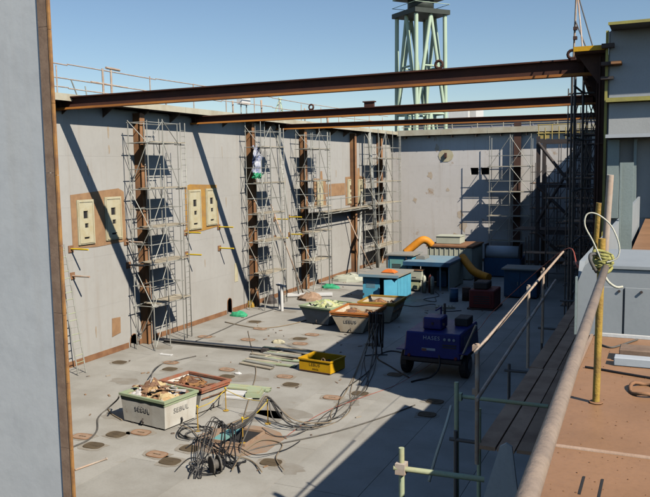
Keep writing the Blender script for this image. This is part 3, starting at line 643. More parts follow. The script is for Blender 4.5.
def end_tower(label, x0, x1, y0, y1, levels, top, m='galv', pm='plank'):
    t = thing('scaffold_tower', label, 'scaffold', (x0, y0, 0), 0, 'scaffold towers in the dock'); r = 0.032
    xs = [x0, (x0+x1)/2, x1]
    for y in (y0, y1):
        for x in xs: tube('upright_tube', (x, y, 0.01), (x, y, top+random.uniform(-.5, .3)), r, m, t)
    for j, z in enumerate(levels):
        nz = levels[j+1] if j+1 < len(levels) else top-0.3
        for y in (y0, y1):
            tube('ledger_tube', (x0-0.2, y, z), (x1+0.2, y, z), r, m, t); tube('guard_tube', (x0-.1, y, z+1.0), (x1+.1, y, z+1.0), r*.8, m, t)
        for x in xs: tube('ledger_tube', (x, y0-0.2, z), (x, y1+0.1, z), r, m, t)
        for k in range(4):
            a = y0+0.04+(y1-y0-.08)*k/4; block('platform_plank', x0-.15, x1+.15, a, a+(y1-y0-.08)/4-.02, z+.03, z+.075, pm, t)
        tube('brace_tube', (xs[0], y0-.03, z), (xs[1], y0-.03, nz), r*.8, m, t); tube('brace_tube', (xs[2], y0-.03, z), (xs[1], y0-.03, nz), r*.8, m, t)
        tube('brace_tube', (xs[1], y0-.03, z), (xs[2], y0-.03, nz), r*.8, m, t)
    return t
end_tower('scaffold tower standing against the far end wall around a dark column', -15.0, -11.3, 69.45, 70.35, [2.1, 4.4, 6.6, 8.9], 11.9)
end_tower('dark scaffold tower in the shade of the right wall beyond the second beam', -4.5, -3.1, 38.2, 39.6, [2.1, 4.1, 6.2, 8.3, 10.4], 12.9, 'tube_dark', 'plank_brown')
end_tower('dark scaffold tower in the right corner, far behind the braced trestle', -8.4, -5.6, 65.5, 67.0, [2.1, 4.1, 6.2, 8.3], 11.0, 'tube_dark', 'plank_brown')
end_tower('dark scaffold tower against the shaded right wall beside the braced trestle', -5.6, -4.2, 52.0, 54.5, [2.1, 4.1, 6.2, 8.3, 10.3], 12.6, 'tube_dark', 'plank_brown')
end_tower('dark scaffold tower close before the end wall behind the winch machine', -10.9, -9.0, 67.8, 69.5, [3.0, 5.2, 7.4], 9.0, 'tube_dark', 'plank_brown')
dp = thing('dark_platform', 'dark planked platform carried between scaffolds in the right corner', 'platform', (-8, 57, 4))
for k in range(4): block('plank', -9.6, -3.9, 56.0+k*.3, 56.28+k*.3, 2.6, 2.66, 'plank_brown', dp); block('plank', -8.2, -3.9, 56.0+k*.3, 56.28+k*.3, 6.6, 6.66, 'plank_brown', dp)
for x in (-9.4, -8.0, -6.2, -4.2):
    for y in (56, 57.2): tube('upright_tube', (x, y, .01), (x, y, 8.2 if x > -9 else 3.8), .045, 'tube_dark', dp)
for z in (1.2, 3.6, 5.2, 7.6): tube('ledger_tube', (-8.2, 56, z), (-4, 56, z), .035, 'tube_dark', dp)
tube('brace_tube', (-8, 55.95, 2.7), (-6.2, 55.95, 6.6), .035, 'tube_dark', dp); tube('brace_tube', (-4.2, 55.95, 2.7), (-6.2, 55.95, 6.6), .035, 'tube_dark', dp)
# long planked walkway between towers three and four
wk = thing('planked_walkway', 'long planked walkway slung along the left wall below the farthest panels', 'walkway', (-24.3, 57, 5.6))
for k in range(3):
    x0 = XL+0.1+k*0.32
    for y0 in (51.0, 56.0, 60.2):
        y1 = min(y0+5.1, 64.6); block('plank', x0, x0+0.3, y0+random.uniform(-.1, .1), y1, 5.6+random.uniform(0, .02)+0.024*(y0 > 52)*(k % 2), 5.65+random.uniform(0, .02)+0.024*(y0 > 52)*(k % 2), 'plank', wk)
for k in range(7): tube('support_tube', (XL+0.02, 51.4+k*2.1, 5.55), (XL+1.35, 51.4+k*2.1, 5.55), 0.035, 'galv', wk)
tube('ledger_tube', (XL+1.15, 51, 5.5), (XL+1.15, 64.5, 5.5), 0.035, 'galv', wk); tube('guard_tube', (XL+1.15, 51, 6.6), (XL+1.15, 64.5, 6.6), 0.03, 'galv', wk)
for k in range(4): tube('post', (XL+1.15, 51.4+k*4.2, 5.5), (XL+1.15, 51.4+k*4.2, 6.7), 0.03, 'galv', wk)
# loose tubes and poles leaning against that wall
def pole(p0, p1, r, m, label, name='leaning_pole'):
    o = MB().tube([p0, (V(p0)+V(p1))/2, p1], r, 8).build(name, m); return tag(o, label, 'pole', 'poles leaning on the left wall')
pole((-23.7, 47.4, 0.02), (-24.9, 46.9, 11.6), 0.05, 'galv', 'thin pole leaning on the left wall just right of the second scaffold tower')
pole((-23.3, 62.4, 0.02), (-24.2, 62.8, 12.3), 0.17, 'galv', 'thick pale pole upright in front of the fourth scaffold tower')
pole((-23.2, 57.4, 0.02), (-24.85, 62.6, 6.9), 0.11, 'galv', 'long pale pole leaning over the planked walkway toward the far corner')
pole((-23.3, 61.0, 0.02), (-24.8, 58.6, 5.4), 0.06, 'tube_rust', 'thin rusty pole crossing the long leaning pole under the walkway')
pole((-23.6, 48.0, 0.02), (-24.8, 45.6, 6.6), 0.05, 'tube_rust', 'rusty pole leaning left between the second and third scaffold towers')
# small ladder by the left edge of the view
ld = thing('ladder', 'narrow pale ladder standing on the left wall beside the near bulkhead', 'ladder', (-24.2, 24.9, 0))
for y in (25.3, 25.8): tube('rail', (-23.7, y, 0.02), (-24.6, y, 5.8), 0.03, 'galv', ld)
for k in range(18): f = (k+0.7)/18.5; tube('rung', (-23.7-0.9*f, 25.3, 0.02+5.78*f), (-23.7-0.9*f, 25.8, 0.02+5.78*f), 0.018, 'tube_green' if k % 3 else 'galv', ld)
# blue and white sheet hung on the second tower, with a green strip
def cloth(name, m, c, w, h, lab, cat, dirv=(0.55, 0.8, 0), n=9):
    mb = MB(); d = V(dirv).normalized(); nn = V((d.y, -d.x, 0)); G_ = []
    for side in (0, 0.03):
        rows = []
        for j in range(n+1):
            rows.append([mb.bm.verts.new(V(c) + d*(w*(i/n-0.5)*(1-0.12*math.sin(j*1.3))) + V((0, 0, -h*j/n + 0.05*math.sin(i*1.7))) + nn*(0.12*math.sin(i*1.9+j*0.7)+0.06*math.sin(j*2.1)+side)) for i in range(n+1)])
        G_.append(rows)
    for rows in G_:
        for j in range(n):
            for i in range(n): mb.bm.faces.new([rows[j][i], rows[j][i+1], rows[j+1][i+1], rows[j+1][i]]).smooth = True
    o = mb.build(name, m); return tag(o, lab, cat)
cloth('hung_sheet', 'blue_white', (-23.95, 42.3, 10.5), 0.6, 1.7, 'blue and white plastic sheet hung high on the second scaffold tower', 'sheet')
cloth('green_strip', 'green_cloth', (-23.95, 42.3, 8.8), 0.65, 0.35, 'small bright green sheet hung below the blue and white one', 'sheet')

# ---- dark steel frame in the shade at the back right
fr = thing('braced_trestle', 'dark braced steel frame standing in the shade before the end wall', 'frame', (-7, 60, 0))
for x in (-9.2, -5.75): 
    for y in (60, 63): MB().box(x-0.14, x+0.14, y-0.14, y+0.14, 0.01, 11.2).build('post', 'dark_steel', fr)
for z in (3.8, 10.8, 7.4):
    for y in (60, 63): MB().box(-9.06, -5.89, y-0.11, y+0.11, z-0.14, z+0.14).build('cross_bar', 'dark_steel', fr)
for y in (59.8,):
    for a, b in (((-9.2, 10.7), (-5.75, 6.2)), ((-5.75, 10.7), (-9.2, 4.6)), ((-9.2, 3.8), (-5.75, 0.8)), ((-5.75, 3.8), (-9.2, 0.3)), ((-9.2, 7.4), (-5.75, 4.0))):
        tube('brace', (a[0], y, a[1]), (b[0], y, b[1]), 0.12, 'dark_steel', fr)
block('deck_plate', -11, -5, 59.9, 63, 3.96, 4.02, 'dark_steel', fr)
yg = thing('guard_rail', 'yellow guard rail panels on top of the dark steel frame', 'railing', (-7, 60, 11.2))
for k in range(8): tube('post', (-9.2+k*0.5, 59.9, 10.95), (-9.2+k*0.5, 59.9, 12.0+random.uniform(-.2, .2)), 0.04, 'olive_rail', yg)
for z in (11.4, 12.05): tube('rail', (-9.3, 59.9, z), (-5.6, 59.9, z), 0.04, 'olive_rail', yg)
block('panel', -9.25, -8.4, 59.93, 59.97, 11.0, 11.5, 'olive_rail', yg)
br = thing('beam_bracket_frame', 'dark steel tube frame against the shaded right wall near the first beam', 'scaffold', (-3.4, 30, 0))
for x, y in ((-3.3, 30), (-3.3, 33), (-3.75, 33)): tube('upright_tube', (x, y, 0.01), (x, y, 12.6), 0.05, 'tube_dark', br)
for z in (2, 4, 6, 8, 10, 11.9): tube('ledger_tube', (-3.3, 29.8, z), (-3.3, 33.2, z), 0.04, 'tube_dark', br); tube('ledger_tube', (-3.9, 33, z), (-2.5, 33, z), 0.04, 'tube_dark', br)

# mast and stays on the gangway end
ms = thing('davit', 'orange davit poles and stays on the yellow edged gangway end', 'davit', (-2.9, 25.2, 12.38))
tube('mast', (-2.95, 26.2, 12.41), (-2.85, 26, 15.2), 0.035, 'tube_rust', ms); tube('stay', (-2.5, 24.6, 12.4), (-2.86, 26, 14.6), 0.025, 'tube_rust', ms); tube('stay', (-2.2, 25.0, 12.4), (-2.95, 26.1, 14.8), 0.02, 'tube_dark', ms)
tube('stay', (-2.4, 25.6, 12.39), (-2.9, 26.1, 13.6), 0.02, 'tube_dark', ms)
for z in (13.3, 13.0): MB().box(-2.95, -2.83, 25.95, 26.1, z, z+0.1).build('clamp', 'rust_dark', ms)

# ================================================================== THINGS ON THE FLOOR
def dented(a, b, c, d, t, nu=9, nv=5):
    """a side plate with shallow dents: outer sheet and inner sheet"""
    mb = MB(); nrm = (b-a).cross(d-a).normalized(); off = [[0 if i in (0, nu) or j in (0, nv) else random.gauss(0, .006) for i in range(nu+1)] for j in range(nv+1)]
    S = []
    for side in (0, -t):
        S.append([[mb.bm.verts.new(a.lerp(b, i/nu).lerp(d.lerp(c, i/nu), j/nv) + nrm*(off[j][i]+side)) for i in range(nu+1)] for j in range(nv+1)])
    for R_ in S:
        for j in range(nv):
            for i in range(nu): mb.bm.faces.new([R_[j][i], R_[j][i+1], R_[j+1][i+1], R_[j+1][i]]).smooth = True
    for j in range(nv):
        for i in (0, nu): mb.bm.faces.new([mb.bm.verts.new(q.co) for q in (S[0][j][i], S[0][j+1][i], S[1][j+1][i], S[1][j][i])])
    for i in range(nu):
        for j in (0, nv): mb.bm.faces.new([mb.bm.verts.new(q.co) for q in (S[0][j][i], S[0][j][i+1], S[1][j][i+1], S[1][j][i])])
    return mb
def skip(label, c, rz, top, bot, h, body, rim, txt=None, txt_side=True, group='waste skips on the dock floor'):
    s = thing('waste_skip', label, 'skip', (c[0], c[1], 0.004), rz, group)
    tx, ty = top[0]/2, top[1]/2; bx, by = bot[0]/2, bot[1]/2; t = 0.04
    C8 = lambda hx, hy, z: [V((-hx, -hy, z)), V((hx, -hy, z)), V((hx, hy, z)), V((-hx, hy, z))]
    B, T = C8(bx, by, 0.06), C8(tx, ty, h); Bi, Ti = C8(bx-t, by-t, 0.1), C8(tx-t, ty-t, h)
    for i in range(4):
        j = (i+1) % 4
        dented(B[i], B[j], T[j], T[i], t).build('side_plate', body, s, True)
        # rim bar and ribs
        d = (T[j]-T[i]).normalized(); n = V((d.y, -d.x, 0))
        q = [T[i]+n*0.05-d*0.05, T[j]+n*0.05+d*0.05, T[j]-n*0.06-d*0.06, T[i]-n*0.06+d*0.06]
        MB().prism([v + V((0, 0, 0.002)) for v in q], (0, 0, 0.09)).build('rim_bar', rim, s, True)
        MB().prism([v - V((0, 0, 0.10)) + n*0.0 for v in [T[i]+n*0.012, T[j]+n*0.012, T[j]-n*0.02, T[i]-n*0.02]], (0, 0, 0.095)).build('rim_band', rim, s, True)
    MB().frustum(C8(bx-t, by-t, 0.07), C8(bx-t, by-t, 0.10)).build('floor_plate', 'skip_in', s, True)
    for x in (-bx*0.6, bx*0.6): MB().box(x-0.06, x+0.06, -by, by, 0.0, 0.058).build('runner', 'dark_steel', s, True)
    for sx, sy in ((0, -1), (1, 0)):
        e = MB()
        hx = (bx+(tx-bx)*0.35)*sx; hy = (by+(ty-by)*0.35)*sy
        e.tube([V((hx, hy, h*0.12))+V((sx*0.03+sy*0.0, sy*0.03, 0)), V((hx, hy, h*0.22))+V((sx*0.08, sy*0.08, 0)), V((hx, hy, h*0.30))+V((sx*0.03, sy*0.03, 0))], 0.03, 6).build('lifting_lug', 'dark_steel', s, True)
    if txt:
        dy = (ty-by); upv = V((0, -dy, h)).normalized(); mid = V((0, -(by+ty)/2 - dy*0.12 - 0.005, h*0.62))
        lettering(txt, 0.25, 'ink', s, plane_mw(mid + V((0, -.014, 0)), (1, 0, 0), upv), ex=0.004)
        if txt_side:
            dx = (tx-bx); upv = V((dx, 0, h)).normalized(); mid = V(((bx+tx)/2 + dx*0.12 + 0.005, 0, h*0.62))
            lettering(txt, 0.25, 'ink', s, plane_mw(mid + V((.014, 0, 0)), (0, 1, 0), upv), ex=0.004)
    return s
def heap(name, m, c, rz, wx_, wy_, z0, hh, lab, cat='rubbish', seed=1, n=22):
    rnd = random.Random(seed); mb = MB(); rows = []
    for j in range(n+1):
        row = []
        for i in range(n+1):
            u, v = i/n*2-1, j/n*2-1
            e = max(0, 1-max(abs(u), abs(v))**4)
            row.append(mb.bm.verts.new(((u*wx_/2)+rnd.uniform(-.03, .03)*e, v*wy_/2+rnd.uniform(-.03, .03)*e, z0 + hh*e*(0.40+0.28*rnd.random()+.16*math.sin(u*5+seed)+.16*math.cos(v*4+u*3)) + (hh*0.55*math.exp(-((u+.4)**2+v*v)*3)))))
        rows.append(row)
    for j in range(n):
        for i in range(n): mb.bm.faces.new([rows[j][i], rows[j][i+1], rows[j+1][i+1], rows[j+1][i]])
    for k in range(22):
        x, y = rnd.uniform(-.38, .38)*wx_, rnd.uniform(-.35, .35)*wy_; q = Matrix.Rotation(rnd.uniform(0, 6), 3, 'Z') @ Matrix.Rotation(rnd.uniform(-.6, .6), 3, 'X')
        l = rnd.uniform(.2, .8); w_ = rnd.uniform(.02, .1); zz = z0+hh*rnd.uniform(.55, .95); mb.box(x-l/2, x+l/2, y-w_, y+w_, zz, zz+.025, q)
    o = mb.build(name, m, None); o.location = V((c[0], c[1], o.location.z)); o.rotation_euler = (0, 0, rz)
    return tag(o, lab, cat, kind='stuff')
r1 = rad(-9)
skip('grey white skip with green rim heaped with pale rubbish, nearest of all', (-16.6, 21.72), r1, (2.2, 1.62), (2.06, 1.52), 0.98, 'skip_grey', 'rim_green', 'SEBUL')
heap('rubbish_heap', 'heap_light', (-16.65, 21.75), r1, 2.1, 1.5, 0.84, 0.46, 'heap of pale boards and brown rubbish in the green rimmed skip', seed=3)
skip('grey skip with red rim standing against the back of the green rimmed skip', (-16.25, 23.5), rad(-11), (2.2, 1.5), (1.5, 1.3), 0.98, 'skip_grey', 'rim_red')
heap('rubbish_heap', 'heap_rust', (-16.25, 23.5), rad(-11), 2.0, 1.3, 0.62, 0.42, 'rusty brown scrap inside the red rimmed skip', seed=5)
skip('low grey skip full of green yellow bags near the middle of the floor', (-18.1, 39.9), rad(-12), (2.2, 2.4), (1.5, 1.9), 1.0, 'skip_grey', 'rim_green')
heap('rubbish_heap', 'heap_lime', (-18.1, 39.9), rad(-12), 2.0, 2.2, 0.85, 0.35, 'green yellow rubbish bags filling the low grey skip', seed=8)
skip('rusty cream skip with orange rim and stencilled front at the shade edge', (-15.6, 38.65), rad(1), (2.3, 2.7), (1.3, 2.3), 1.1, 'skip_tan', 'rim_orange', 'LEBUS', False)
heap('rubbish_heap', 'heap_rust', (-15.6, 38.65), rad(1), 2.1, 2.4, 0.75, 0.3, 'brown scrap metal inside the orange rimmed skip', seed=11)
skip('cream skip with worn ochre rim close behind the orange rimmed one, before the blue cabinet', (-15.3, 41.7), rad(3), (2.2, 2.5), (1.5, 2.1), 1.15, 'skip_tan', 'crate_yellow')
heap('rubbish_heap', 'heap_rust', (-15.3, 41.7), rad(3), 2.0, 2.2, 0.7, 0.4, 'dark rusty scrap inside the ochre rimmed skip', seed=15)

# yellow open tool box
yb = thing('tool_box', 'open bright yellow steel tool box on the floor at the shade edge', 'box', (-13.95, 30.1, 0.004), rad(-8))
for a in ((-0.82, 0.82, -0.62, -0.58), (-0.82, 0.82, 0.58, 0.62)): MB().box(*a, 0.05, 0.60).build('side_plate', 'yellow', yb, True)
for a in ((-0.82, -0.78, -0.579, 0.579), (0.78, 0.82, -0.579, 0.579)): MB().box(*a, 0.05, 0.60).build('side_plate', 'yellow', yb, True)
MB().box(-0.80, 0.80, -0.6, 0.6, 0.02, 0.049).build('floor_plate', 'rust_dark', yb, True)
MB().box(-0.85, 0.85, -0.66, -0.621, 0.54, 0.61).box(-0.85, 0.85, 0.621, 0.66, 0.54, 0.61).box(-0.86, -0.821, -0.62, 0.62, 0.54, 0.61).box(0.821, 0.86, -0.62, 0.62, 0.54, 0.61).build('rim_bar', 'yellow', yb, True)
MB().box(-0.8, 0.8, -0.64, -0.622, 0.03, 0.08).build('skid', 'rust_dark', yb, True)
MB().tube([(0.45+0.09*math.cos(t), -0.6, 0.63+0.09*math.sin(t)) for t in [2*math.pi*k/12 for k in range(12)]], 0.02, 6, True).build('ring_handle', 'cover_rust', yb, True)
lettering('LEBUS', 0.19, 'ink_dark', yb, plane_mw((0, -0.6245, 0.36), (1, 0, 0), (0, 0, 1)))
lettering('DOCK', 0.10, 'ink_dark', yb, plane_mw((0.05, -0.6245, 0.17), (1, 0, 0), (0, 0, 1)))
heap('tool_pile', 'heap_dark', (-13.95, 30.1), rad(-8), 1.4, 1.0, 0.1, 0.25, 'dark tools lying inside the open yellow tool box', 'tools', 21, 8)

# lying pile of pale planks left of it
rnd = random.Random(4)
for k in range(13):
    L_ = rnd.uniform(1.6, 2.9); a = rad(rnd.uniform(-14, 2)); c = V((-16.9 + rnd.uniform(-.5, .5), 29.5 + k*0.29, 0.03 + 0.0*k + (0.05 if k % 3 == 1 else 0)))
    o = MB().box(-L_/2, L_/2, -0.12, 0.12, 0, 0.05).box(-L_/2, -L_/2+0.05, -0.125, 0.125, -0.003, 0.053).box(L_/2-0.05, L_/2, -0.125, 0.125, -0.003, 0.053).build('scaffold_plank', ('plank', 'galv', 'tube_green')[k % 3])
    o.location = c; o.rotation_euler = (0, 0, a)
    tag(o, ('tan', 'grey', 'pale green')[k % 3] + ' worn scaffold plank lying in the pile left of the yellow tool box', 'plank', 'scaffold planks piled left of the yellow box')
for k in range(7):
    L_ = 2.1; o = MB().box(-L_/2, L_/2, -0.12, 0.12, 0, 0.06).box(-L_/2, -L_/2+0.05, -0.125, 0.125, -0.003, 0.063).box(L_/2-0.05, L_/2, -0.125, 0.125, -0.003, 0.063).build('scaffold_plank', 'white' if k < 4 else 'tube_green')
    o.location = (-15.7+0.12*(k % 2), 24.9+0.26*k, 0.012 + (0.07 if k in (1, 4) else 0)); o.rotation_euler = (0, 0, rad(5+rnd.uniform(-4, 4)))
    tag(o, ('white' if k < 4 else 'pale green') + ' plank in the small bundle behind the red rimmed skip', 'plank', 'planks bundled behind the red rimmed skip')
gb = MB().box(-0.3, 0.3, -0.35, 0.35, 0, 0.16).box(-0.25, 0.25, -0.3, 0.3, 0.161, 0.24).build('green_bundle', 'tube_green'); gb.location = (-14.75, 25.4, 0.08); gb.rotation_euler = (0, 0, 0.3)
tag(gb, 'pale green folded bundle on the end of the planks behind the red skip', 'bundle')

# ---- sky blue cabinets
ca = thing('machine_cabinet', 'sky blue machine cabinet with grey roof, one door open, at the shade edge', 'cabinet', (-17.5, 49, 0.004))
x0, x1, y0, y1, zt = -18.85, -16.35, 47.5, 50.4, 1.70
block('back_panel', x0, x1, y1-0.05, y1, 0.1, zt, 'blue_cab', ca); block('side_panel', x0, x0+0.05, y0+0.06, y1-0.055, 0.1, zt, 'blue_cab', ca); block('side_panel', x1-0.05, x1, y0+0.06, y1-0.055, 0.1, zt, 'blue_cab', ca)
block('roof', x0-0.2, x1+0.15, y0-0.25, y1+0.2, zt+0.005, zt+0.13, 'roof_grey', ca); block('floor_plate', x0, x1, y0+0.06, y1-0.06, 0.03, 0.098, 'dark_steel', ca)
block('roof_fascia', x0-0.21, x1+0.16, y0-0.275, y0-0.253, zt-0.05, zt+0.13, 'blue_roof', ca)
block('door', x0, x0+1.22, y0, y0+0.05, 0.12, zt-0.06, 'blue_cab', ca)
d2 = MB().box(0, 0.92, -0.025, 0.025, 0, 1.40).build('door', 'blue_cab', ca, True); d2.location = V((x1-0.98+0.95, y0+0.02, 0.13))-ca.location; d2.rotation_euler = (0, 0, rad(180+34)); d2['label'] = 'open blue door'
MB().box(-18.0+0.2, -17.0+0.2, 48.6, 49.8, 0.1, 1.1).build('machine_block', 'dark_steel', ca)
tube('handle', (x0+1.2, y0-0.04, 0.75), (x0+1.2, y0-0.04, 0.95), 0.02, 'galv', ca)
for k in range(2): block('hinge', x0+0.02, x0+0.10, y0-0.02, y0-0.002, 0.35+k*0.8, 0.5+k*0.8, 'dark_steel', ca)
tag(MB().frustum([(-17.85, 48.2, 1.84), (-16.75, 48.1, 1.84), (-16.7, 48.9, 1.84), (-17.7, 49.0, 1.84)], [(-17.6, 48.4, 2.04), (-17.0, 48.3, 2.10), (-16.95, 48.7, 2.02), (-17.45, 48.8, 2.08)]).build('orange_tarpaulin', 'orange', None, bevel=0.05), 'crumpled orange tarpaulin on the roof of the blue cabinet', 'tarpaulin')
cb = thing('machine_cabinet', 'taller teal cabinet with dark frame behind the blue cabinet', 'cabinet', (-18.4, 54.5, 0.004))
MB().box(-19.35, -17.4, 54.0, 56, 0.08, 2.35).build('body', 'blue_cab', cb, bevel=0.02); block('front_panel', -19.2, -17.95, 53.95, 53.998, 0.3, 2.1, 'teal', cb); block('roof', -19.5, -17.25, 53.8, 56.2, 2.355, 2.45, 'roof_grey', cb)
for x in (-19.42, -17.9): block('frame_bar', x, x+0.08, 53.86, 53.93, 0.02, 2.35, 'dark_steel', cb)
cc = thing('machine_shelter', 'open machine shelter with flat blue grey roof behind the blue cabinet', 'shelter', (-16, 54, 0.004))
block('roof', -17.7, -14.2, 52.7, 57.0, 1.95, 2.1, 'blue_roof', cc); block('roof_fascia', -17.71, -14.19, 52.66, 52.695, 1.80, 2.1, 'dark_blue', cc)
for x in (-17.6, -15.0, -14.35):
    for y in (52.9, 56.8): block('post', x, x+0.1, y, y+0.1, 0.01, 1.948, 'blue_roof', cc)
block('back_panel', -17.6, -14.3, 56.91, 56.95, 0.05, 1.94, 'dark_blue', cc); MB().box(-15.7, -14.9, 54.5, 56, 0.02, 1.3).build('machine_block', 'dark_blue', cc, bevel=0.05)
block('side_panel', -14.28, -14.24, 52.9, 56.9, 0.1, 1.94, 'cream_box', cc)
cd = thing('small_cabinet', 'small cream switch cabinet on legs in front of the machine shelter', 'cabinet', (-16.5, 52.3, 0.004))
MB().box(-17.15, -16.05, 52.0, 52.6, 0.85, 1.55).build('body', 'cream_box', cd, bevel=0.02); block('lid', -17.2, -16.0, 51.95, 52.63, 1.553, 1.6, 'rust_strip', cd)
block('drawer', -17.05, -16.15, 51.975, 51.998, 0.95, 1.2, 'cream_box', cd); tube('handle', (-16.75, 51.95, 1.09), (-16.45, 51.95, 1.09), 0.02, 'galv', cd)
for x in (-17.1, -16.15):
    for y in (52.03, 52.5): block('leg', x, x+0.06, y, y+0.06, 0.01, 0.848, 'cream_box', cd)
MB().box(-16.95, -16.3, 52.1, 52.5, 0.15, 0.8).build('lower_box', 'tube_green', cd)
ce = thing('site_container', 'pale green white container with rusty roof edge before the far wall', 'container', (-16, 60, 0.004))
MB().box(-17.6, -14.0, 58.6, 62.4, 0.06, 2.6).build('body', 'cream_box', ce, bevel=0.02); block('roof_rim', -17.7, -13.9, 58.5, 62.5, 2.605, 2.72, 'rust_strip', ce)
for k in range(9): block('rib', -17.4+k*0.4, -17.32+k*0.4, 58.55, 58.597, 0.2, 2.5, 'cream_box', ce)
cf = thing('cream_crate', 'cream box standing on the roof of the pale container', 'crate', (-16.2, 60.5, 2.72))
MB().box(-17.3, -15.3, 60, 61.6, 2.73, 3.3).build('body', 'cream_box', cf, bevel=0.02); block('lid', -17.35, -15.25, 59.95, 61.65, 3.303, 3.36, 'cream_box', cf)
tag(MB().tube(curve([(-18.7, 56.2, 2.3), (-18.2, 56.4, 2.75), (-17.5, 56.6, 3.3), (-17.1, 56.8, 3.25), (-16.8, 57.0, 2.9)], 5), 0.30, 10).build('air_duct', 'duct'), 'bent orange air duct in the sun behind the blue cabinets', 'duct')
tag(MB().tube(curve([(-14.2, 56.5, 2.1), (-13.6, 55.6, 1.7), (-12.8, 54.6, 1.25), (-11.6, 53.8, 1.0)], 5), 0.30, 10).build('air_duct', 'duct'), 'orange air duct sloping down into the shade right of the shelter', 'duct')

# ---- dark blue towed compressor in the shade
cm = thing('towed_compressor', 'deep blue towed machine on two big wheels in the shade', 'compressor', (-8.9, 32, 0.004))
m = MB(); m.frustum([(-10.25, 30.5, 0.88), (-7.75, 30.5, 0.88), (-7.75, 33.9, 0.88), (-10.25, 33.9, 0.88)], [(-10.2, 30.7, 1.95), (-7.8, 30.7, 1.95), (-7.8, 33.8, 1.95), (-10.2, 33.8, 1.95)]).build('body', 'comp_blue', cm, bevel=0.05)
MB().box(-10.3, -7.7, 30.44, 33.95, 0.74, 0.872).build('chassis', 'dark_steel', cm)
for x in (-10.35, -7.65):
    for y in (31.2,):
        w = MB().wheel((x + (0.05 if x < -9 else -0.05), y, 0.55), (1, 0, 0), 0.55, 0.34).build('wheel', 'black_rubber', cm)
        MB().wheel((x + (-0.15 if x < -9 else 0.15), y, 0.55), (1, 0, 0), 0.28, 0.06).build('rim', 'rim_grey', w)
        block('mudguard', x-0.22, x+0.22, y-0.72, y+0.72, 1.16, 1.20, 'comp_blue', cm)
for x in (-10.2, -7.8): tube('support_leg', (x, 33.5, 0.01), (x, 33.5, 0.8), 0.05, 'dark_steel', cm)
MB().box(-9.6, -8.75, 31.2, 32.2, 1.955, 2.5).build('engine_hood', 'comp_blue', cm, bevel=0.06)
MB().tube([(-9.0, 32.6, 1.95), (-9.0, 32.6, 2.9)], 0.06, 8).build('exhaust', 'dark_steel', cm)
MB().box(-8.5, -7.9, 32.4, 33.4, 1.955, 2.3).build('air_box', 'dark_steel', cm, bevel=0.03)
tube('tow_bar', (-7.75, 30.6, 0.95), (-7.05, 30.3, 2.5), 0.05, 'galv', cm)
for k in range(5): block('louvre', -8.55, -7.95, 30.58, 30.62, 1.05+k*0.1, 1.10+k*0.1, 'dark_steel', cm)
for x in (-10.13, -8.98, -7.87): block('panel_seam', x-.008, x+.008, 30.50, 30.56, 0.95, 1.90, 'void', cm) if False else None
for k in range(2): block('side_door', -7.79, -7.765, 31.1+k*1.25, 32.2+k*1.25, 1.0, 1.75, 'comp_blue', cm)
for k in range(2): block('hinge', -9.2+.5*k, -9.1+.5*k, 31.16, 31.198, 2.2, 2.3, 'dark_steel', cm)
for x in (-10.0, -7.95): MB().wheel((x, 30.50, 0.95), (0, 1, 0), .07, .05, 12).build('tail_light', 'dark_red', cm)
for k in range(3): MB().wheel((-8.45+.2*k, 30.575, 1.72), (0, 1, 0), .06, .03, 12).build('gauge', 'bulk_grey', cm)
MB().tube(curve([(-8.7, 30.6, 1.1), (-8.6, 30.3, .6), (-8.9, 30.1, .2), (-9.4, 30.0, .04), (-9.6, 29.6, .04)], 6), .04, 7).build('outlet_hose', 'black_rubber', cm)
tube('lifting_bar', (-9.2, 32.7, 1.95), (-9.2, 32.7, 2.7), .04, 'comp_blue', cm); tube('lifting_bar', (-9.2, 32.7, 2.7), (-9.2, 31.9, 2.7), .04, 'comp_blue', cm)
tube('axle', (-10.2, 31.2, .55), (-7.8, 31.2, .55), .06, 'dark_steel', cm)
lettering('HASES', 0.24, 'ink_white', cm, plane_mw(V((-9.05, 30.655, 1.72))-cm.location, (1, 0, 0), (0, 0.1, 1)))
block('badge', -9.45, -8.85, 30.56, 30.585, 1.16, 1.30, 'ink_white', cm); block('badge_mark', -9.44, -9.24, 30.55, 30.559, 1.175, 1.285, 'rim_red', cm)

# ---- machines in deep shade behind
rm = thing('red_machine', 'dark red machine block in the shade right of the shelter', 'machine', (-10.4, 47.3, 0.004))
MB().box(-11.3, -9.7, 46.6, 48.6, 0.1, 1.25).build('body', 'dark_red', rm, bevel=0.05); MB().box(-11.1, -10.2, 46.9, 48.2, 1.252, 1.7).build('motor', 'dark_steel', rm, bevel=0.06)
block('base_frame', -11.4, -9.6, 46.5, 48.7, 0.0, 0.098, 'dark_steel', rm); block('front_panel', -11.1, -9.9, 46.56, 46.598, 0.3, 1.05, 'dark_red', rm)
bc = thing('machine_cabinet', 'dark blue two door cabinet in the deep shade at the back', 'cabinet', (-9, 52, 0.004))
MB().box(-10.1, -7.9, 51.6, 53.4, 0.08, 1.95).build('body', 'dark_blue', bc, bevel=0.03)
for k in range(2): d = block('door', -10.0+k*1.05, -9.05+k*1.05, 51.55, 51.598, 0.2, 1.75, 'dark_blue', bc)
block('roof', -10.25, -7.75, 51.4, 53.6, 1.955, 2.05, 'roof_grey', bc)
for k in range(2): tube('handle', (-9.15+k*0.2, 51.52, 0.9), (-9.15+k*0.2, 51.52, 1.15), 0.02, 'galv', bc)
mm = thing('winch_machine', 'dusty dark winch machine in the shade before the end wall', 'machine', (-12, 62, 0.004))
MB().box(-13.6, -10.6, 61, 63.5, 0.02, 1.6).build('body', 'dark_blue', mm, bevel=0.1); MB().tube([(-13.4, 61.4, 2.0), (-10.8, 61.4, 2.0)], 0.55, 14).build('drum', 'bulk_grey', mm)
